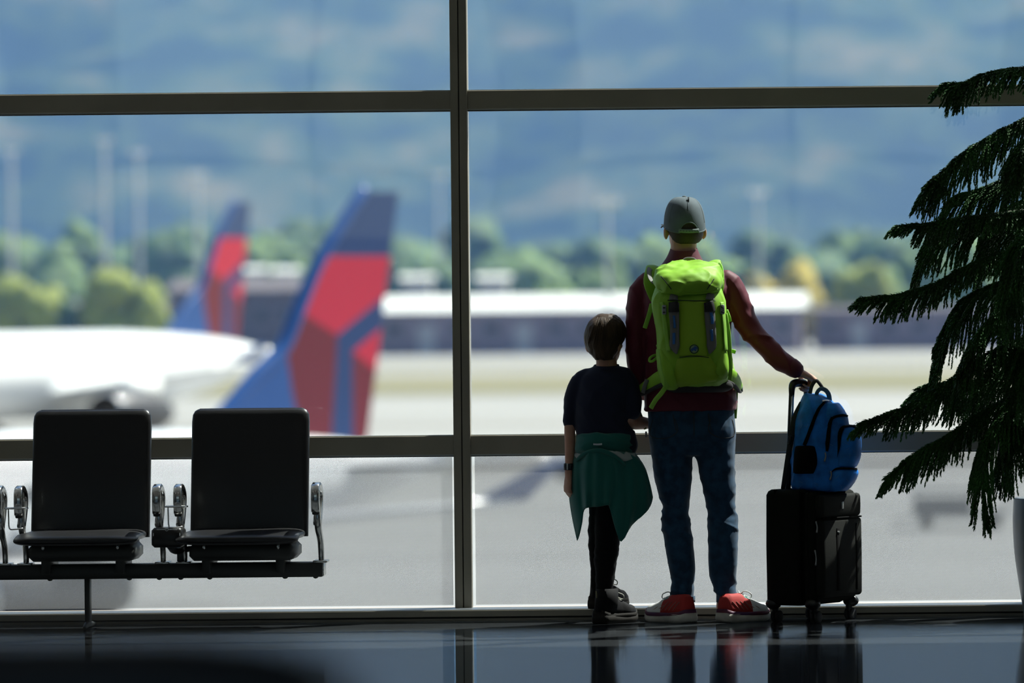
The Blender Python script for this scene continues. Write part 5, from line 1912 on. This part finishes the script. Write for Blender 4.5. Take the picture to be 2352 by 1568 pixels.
def rbox(lo, hi, r, n=5):
    """box with rounded vertical edges and softened top and bottom"""
    x0, y0, z0 = lo
    x1, y1, z1 = hi
    rings = []
    for z, e in ((z0, r * .55), (z0 + r * .2, r * .2), (z0 + r * .6, 0), ((z0 + z1) / 2, -r * .06), (z1 - r * .6, 0), (z1 - r * .2, r * .2), (z1, r * .55)):
        ring = []
        for cx, cy, a0 in ((x1 - r, y1 - r, 0), (x0 + r, y1 - r, PI / 2), (x0 + r, y0 + r, PI), (x1 - r, y0 + r, 1.5 * PI)):
            for j in range(n + 1):
                a = a0 + PI / 2 * j / n
                ring.append(CM @ Vector((cx + (r - e) * math.cos(a), cy + (r - e) * math.sin(a), z)))
        rings.append(ring)
    return MB().rings(rings)


HWC = .185
obj('shell', rbox((-HWC, -.135, zb), (HWC, .06, zt2), .04), M_CASE, case)
ft = obj('front_compartment', rbox((-HWC + .006, .05, zb + .012), (HWC - .006, .115, zt2 - .008), .035), M_CASE, case)
pkt = obj('front_pocket', rbox((-HWC + .02, .105, zb + .035), (HWC - .022, .150, zt2 - .125), .022), M_CASE2, case)
obj('upper_pocket', rbox((-HWC + .02, .105, zt2 - .120), (HWC - .022, .146, zt2 - .022), .022), M_CASE2, case)


def cbox(name, lo, hi, m_, par, bev=.001):
    return obj(name, MB().box(lo, hi, bev=bev, mat=CM), m_, par)


cbox('zip_track', (-HWC - .002, .044, zb + .03), (HWC + .002, .052, zt2 - .01), M_ZIP, case)
cbox('zip_track', (-HWC + .002, -.082, zb + .02), (HWC - .002, -.074, zt2 + .001), M_ZIP, case)
cbox('pocket_zip', (-HWC + .03, .140, zt2 - .1255), (HWC - .03, .1495, zt2 - .1185), M_ZIP, case, .002)
cbox('pocket_zip', (-.055, .1455, zb + .06), (-.030, .1525, zt2 - .165), M_ZIP, pkt)
cbox('pocket_zip', (.10, .1455, zb + .06), (.115, .1525, zt2 - .15), M_ZIP, pkt)
cbox('badge', (-.008, .144, zt2 - .085), (.010, .1485, zt2 - .055), M_ZPULL, case)
cbox('zip_pull', (-.052, .1505, zt2 - .185), (-.034, .155, zt2 - .178), M_ZPULL, pkt)


def pull(p, L, par):
    obj('zip_pull', MB().tube([CM @ Vector(p), CM @ (Vector(p) + Vector((.002, .004, -L * .5))), CM @ (Vector(p) + Vector((0, .003, -L)))], [.004, .0028, .0045], n=8), M_ZPULL, par)


pull((-HWC + .012, .122, zt2 - .135), .042, case)
pull((-HWC + .004, .120, zb + .235), .06, case)
# carry handle on top, side corner guards, wheels
obj('carry_handle', MB().tube([CM @ Vector(p) for p in ((-.07, .085, zt2 - .012), (-.055, .085, zt2 + .012), (.055, .085, zt2 + .012), (.075, .085, zt2 - .012))], .009, n=10, flat=.55, up=(0, 0, 1)), M_CASE, case)
for sx in (-1, 1):
    for sy in (-.105, .09):
        x = sx * (HWC - .045)
        obj('corner_guard', MB().ell(CM @ Vector((sx * (HWC - .03), sy, zb + .008)), (.034, .034, .026), n=16, m=10), M_BOX, case)
        hub = obj('caster', MB().tube([CM @ Vector((x, sy, zb + .012)), CM @ Vector((x, sy, .050)), CM @ Vector((x + .008, sy, .030))], [.016, .014, .012], n=12), M_BOX, case)
        for q in (-.011, .011):
            c = CM @ Vector((x + .010, sy + q, .025))
            rg = [[c + n_f * d + (x_f * math.cos(t) + Vector((0, 0, 1)) * math.sin(t)) * (.025 * f) for t in (2 * PI * j / 24 for j in range(24))] for d, f in ((-.007, .8), (-.005, 1), (.005, 1), (.007, .8))]
            obj('wheel', MB().rings(rg), M_TYRE, hub)
# telescopic handle: two tubes and a grip, at the back of the case
HP = []
for px_, dzz in ((1817, -.02), (1851, .085)):
    top = P(px_ + 1, 893, 23.985 + dzz)
    bot = Vector((P(px_ - 8, 1118, 23.985 + dzz).x, 23.985 + dzz, zt2 - .03))
    HP.append(top)
    h_ = obj('handle_tube', MB().tube([bot, (bot + top) / 2, top], [.0125, .0115, .0105], n=12, k=1), M_BOX, case)
    obj('inner_tube', MB().tube([(bot + top) / 2 + Vector((.004, -.004, .0)), top + Vector((.003, -.003, -.01))], [.0085, .0085], n=10, k=1), M_BARE, h_)
g0, g1 = HP
obj('grip', MB().tube([g0 + Vector((0, 0, -.035)), g0 + Vector((.002, 0, .005)), g0 + Vector((.010, .012, .022)), (g0 + g1) / 2 + Vector((.004, 0, .026)), g1 + Vector((-.008, -.012, .022)), g1 + Vector((0, 0, .005)), g1 + Vector((0, 0, -.035))],
                      [.011, .0145, .0175, .018, .0175, .0145, .011], n=14), M_BOX, case)

# ------------------------------------------------------------------ blue school backpack on the suitcase
M_BBLUE = mat('blue printed nylon', (.008, .15, .52), .6, 0, .25, bump=.35, bscale=30, var=.3, vscale=14)
M_BBLUE2 = mat('bright blue pocket nylon', (.010, .18, .62), .55, 0, .3, bump=.35, bscale=34, var=.25, vscale=12)
M_MESH = mat('black pocket mesh', (.003, .0035, .0045), .9, 0, .1)
M_SCRIB = mat('pale scribbled print', (.09, .24, .46), .6)
UZ = 23.985
bp = empty('school_backpack', P(1890, 1128, UZ), 'blue school backpack standing on the black suitcase', 'backpack')
u_rows = [(905, 1850, 1886, UZ + .0, .07), (914, 1844, 1902, UZ, .10), (930, 1838, 1916, UZ, .12), (960, 1830, 1928, UZ, .13), (1000, 1825, 1935, UZ, .135), (1040, 1820, 1940, UZ, .135), (1080, 1816, 1942, UZ, .135), (1110, 1816, 1940, UZ, .135), (1122, 1820, 1934, UZ, .125), (1128, 1830, 1925, UZ, .10)]
um = remesh(MB().sil(u_rows, n=36, ex=2.8), .006, 4, .5, 'bag_body')
wrinkle(um, lambda co, n: .010 * ((1 - 2 * abs(noise.noise(Vector((co.x * 9, co.y * 9, co.z * 8))))) ** 3 * .7 - .2) + .003 * noise.noise(Vector((co.x * 40, co.y * 40, co.z * 30))))
ubody = obj('bag_body', um, M_BBLUE, bp)
u2 = [(925, 1896, 1926, UZ - .02, .09), (940, 1890, 1938, UZ - .02, .105), (960, 1887, 1948, UZ - .02, .11), (1000, 1884, 1956, UZ - .02, .115), (1060, 1882, 1960, UZ - .02, .115), (1110, 1882, 1956, UZ - .02, .11), (1126, 1890, 1944, UZ - .02, .09)]
um2 = remesh(MB().sil(u2, n=32, ex=2.8), .006, 4, .5, 'middle_compartment')
wrinkle(um2, lambda co, n: .006 * noise.noise(Vector((co.x * 18 + 5, co.y * 18, co.z * 14))))
obj('middle_compartment', um2, M_BBLUE, bp)
u3 = [(977, 1926, 1962, UZ - .05, .075), (985, 1920, 1972, UZ - .05, .088), (1010, 1917, 1978, UZ - .05, .092), (1040, 1914, 1978, UZ - .05, .092), (1062, 1911, 1972, UZ - .05, .09), (1072, 1912, 1966, UZ - .05, .085)]
um3 = remesh(MB().sil(u3, n=32, ex=2.8), .0055, 4, .5, 'front_pocket')
wrinkle(um3, lambda co, n: .005 * noise.noise(Vector((co.x * 22 + 9, co.y * 18, co.z * 16))))
obj('front_pocket', um3, M_BBLUE2, bp)
u4 = [(1072, 1912, 1962, UZ - .045, .085), (1080, 1905, 1972, UZ - .05, .098), (1095, 1902, 1970, UZ - .05, .10), (1115, 1898, 1958, UZ - .045, .098), (1127, 1902, 1944, UZ - .04, .085)]
um4 = remesh(MB().sil(u4, n=32, ex=2.8), .0055, 4, .5, 'lower_pocket')
wrinkle(um4, lambda co, n: .005 * noise.noise(Vector((co.x * 20 + 2, co.y * 18, co.z * 16))))
obj('lower_pocket', um4, M_BBLUE2, bp)
u5 = [(1022, 1826, 1886, UZ - .03, .115), (1040, 1824, 1888, UZ - .035, .118), (1065, 1822, 1888, UZ - .035, .12), (1086, 1821, 1882, UZ - .03, .118)]
um5 = remesh(MB().sil(u5, n=28, ex=2.8), .006, 4, .5, 'mesh_pocket')
obj('mesh_pocket', um5, M_MESH, bp)
ub, ub2, ub3, ub4 = bvh_of(um), bvh_of(um2), bvh_of(um3), bvh_of(um4)
obj('main_zip', strip(MB(), ub, [(1893, 925), (1880, 940), (1868, 968), (1857, 1000), (1848, 1022)], [5, 7, 8, 8, 8], .004, .004), M_ZIP, bp)
obj('middle_zip', strip(MB(), ub2, [(1912, 958), (1906, 975), (1903, 1005), (1899, 1036)], [6, 8, 9, 8], .004, .004), M_ZIP, bp)
obj('middle_zip', strip(MB(), ub2, [(1908, 964), (1918, 957), (1934, 954), (1946, 956)], [6, 6, 6, 4], .004, .005), M_ZIP, bp)
obj('front_zip', strip(MB(), ub3, [(1935, 984), (1929, 1000), (1925, 1030), (1918, 1058)], [8, 9, 9, 8], .004, .004), M_ZIP, bp)
obj('front_zip', strip(MB(), ub3, [(1930, 988), (1940, 980), (1956, 978), (1970, 984), (1976, 998)], [5, 5, 5, 5, 4], .004, .005), M_ZIP, bp)
obj('lower_zip', strip(MB(), ub4, [(1906, 1090), (1912, 1082), (1926, 1077), (1950, 1077), (1968, 1078)], 4, .004, .004), M_ZIP, bp)
obj('zip_glint', strip(MB(), ub, [(1888, 923), (1896, 921), (1903, 922)], 4, .006, .004), M_ZPULL, bp)
for (x, y, tr_) in ((1898, 1040, ub2), (1915, 1062, ub3), (1911, 1084, ub4)):
    c = on(tr_, x, y, .006)
    obj('zip_pull', MB().tube([c, c + Vector((.002, -.006, -.014)), c + Vector((.004 if x == 1915 else -.003, -.006, -.032))], [.0035, .003, .0045], n=8), M_ZPULL, bp)
rnd = random.Random(11)
for tr_, x0, x1, y0, y1 in ((ub, 1835, 1880, 930, 1015), (ub, 1835, 1890, 1090, 1120), (ub3, 1935, 1968, 1005, 1060), (ub4, 1915, 1955, 1090, 1118), (ub2, 1892, 1905, 960, 1110)):
    for q in range(4):
        x, y = rnd.uniform(x0, x1), rnd.uniform(y0, y1)
        a = rnd.uniform(0, PI)
        path = [(x, y), (x + 5 * math.cos(a), y + 6 * math.sin(a)), (x + 9 * math.cos(a + .15), y + 11 * math.sin(a + .15))]
        obj('print_scribble', strip(MB(), tr_, path, .55, .0010, .0006, k=2), M_SCRIB, bp)
obj('top_handle', MB().tube([P(1876, 917, UZ - .05), P(1876, 903, UZ - .055), P(1884, 893, UZ - .055), P(1895, 895, UZ - .05), P(1903, 905, UZ - .04), P(1906, 922, UZ - .03)], [.010] * 6, n=12, flat=.35, up=(0, -.3, 1)), mat('blue grey webbing', (.10, .20, .27), .6), bp)
obj('hanging_loop', MB().tube([P(1860, 912, UZ - .02), P(1864, 888, UZ - .01), P(1874, 874, UZ), P(1882, 880, UZ), P(1890, 892, UZ)], [.008] * 5, n=10, flat=.3, up=(0, -1, .2)), M_BLACKB, bp)
obj('shoulder_strap', MB().tube([P(1842, 925, UZ - .03), P(1826, 960, UZ - .05), P(1817, 1010, UZ - .06), P(1808, 1060, UZ - .06), P(1800, 1112, UZ - .05), P(1798, 1122, UZ - .04)], [.012, .014, .013, .011, .010, .009], n=10, flat=.3, up=(0, -1, 0)), M_BLACKB, bp)
obj('strap_buckle', MB().box((-.008, -.006, -.018), (.008, .006, .018), bev=.003, mat=Matrix.Translation(P(1814, 1010, UZ - .065))), M_BOX, bp)
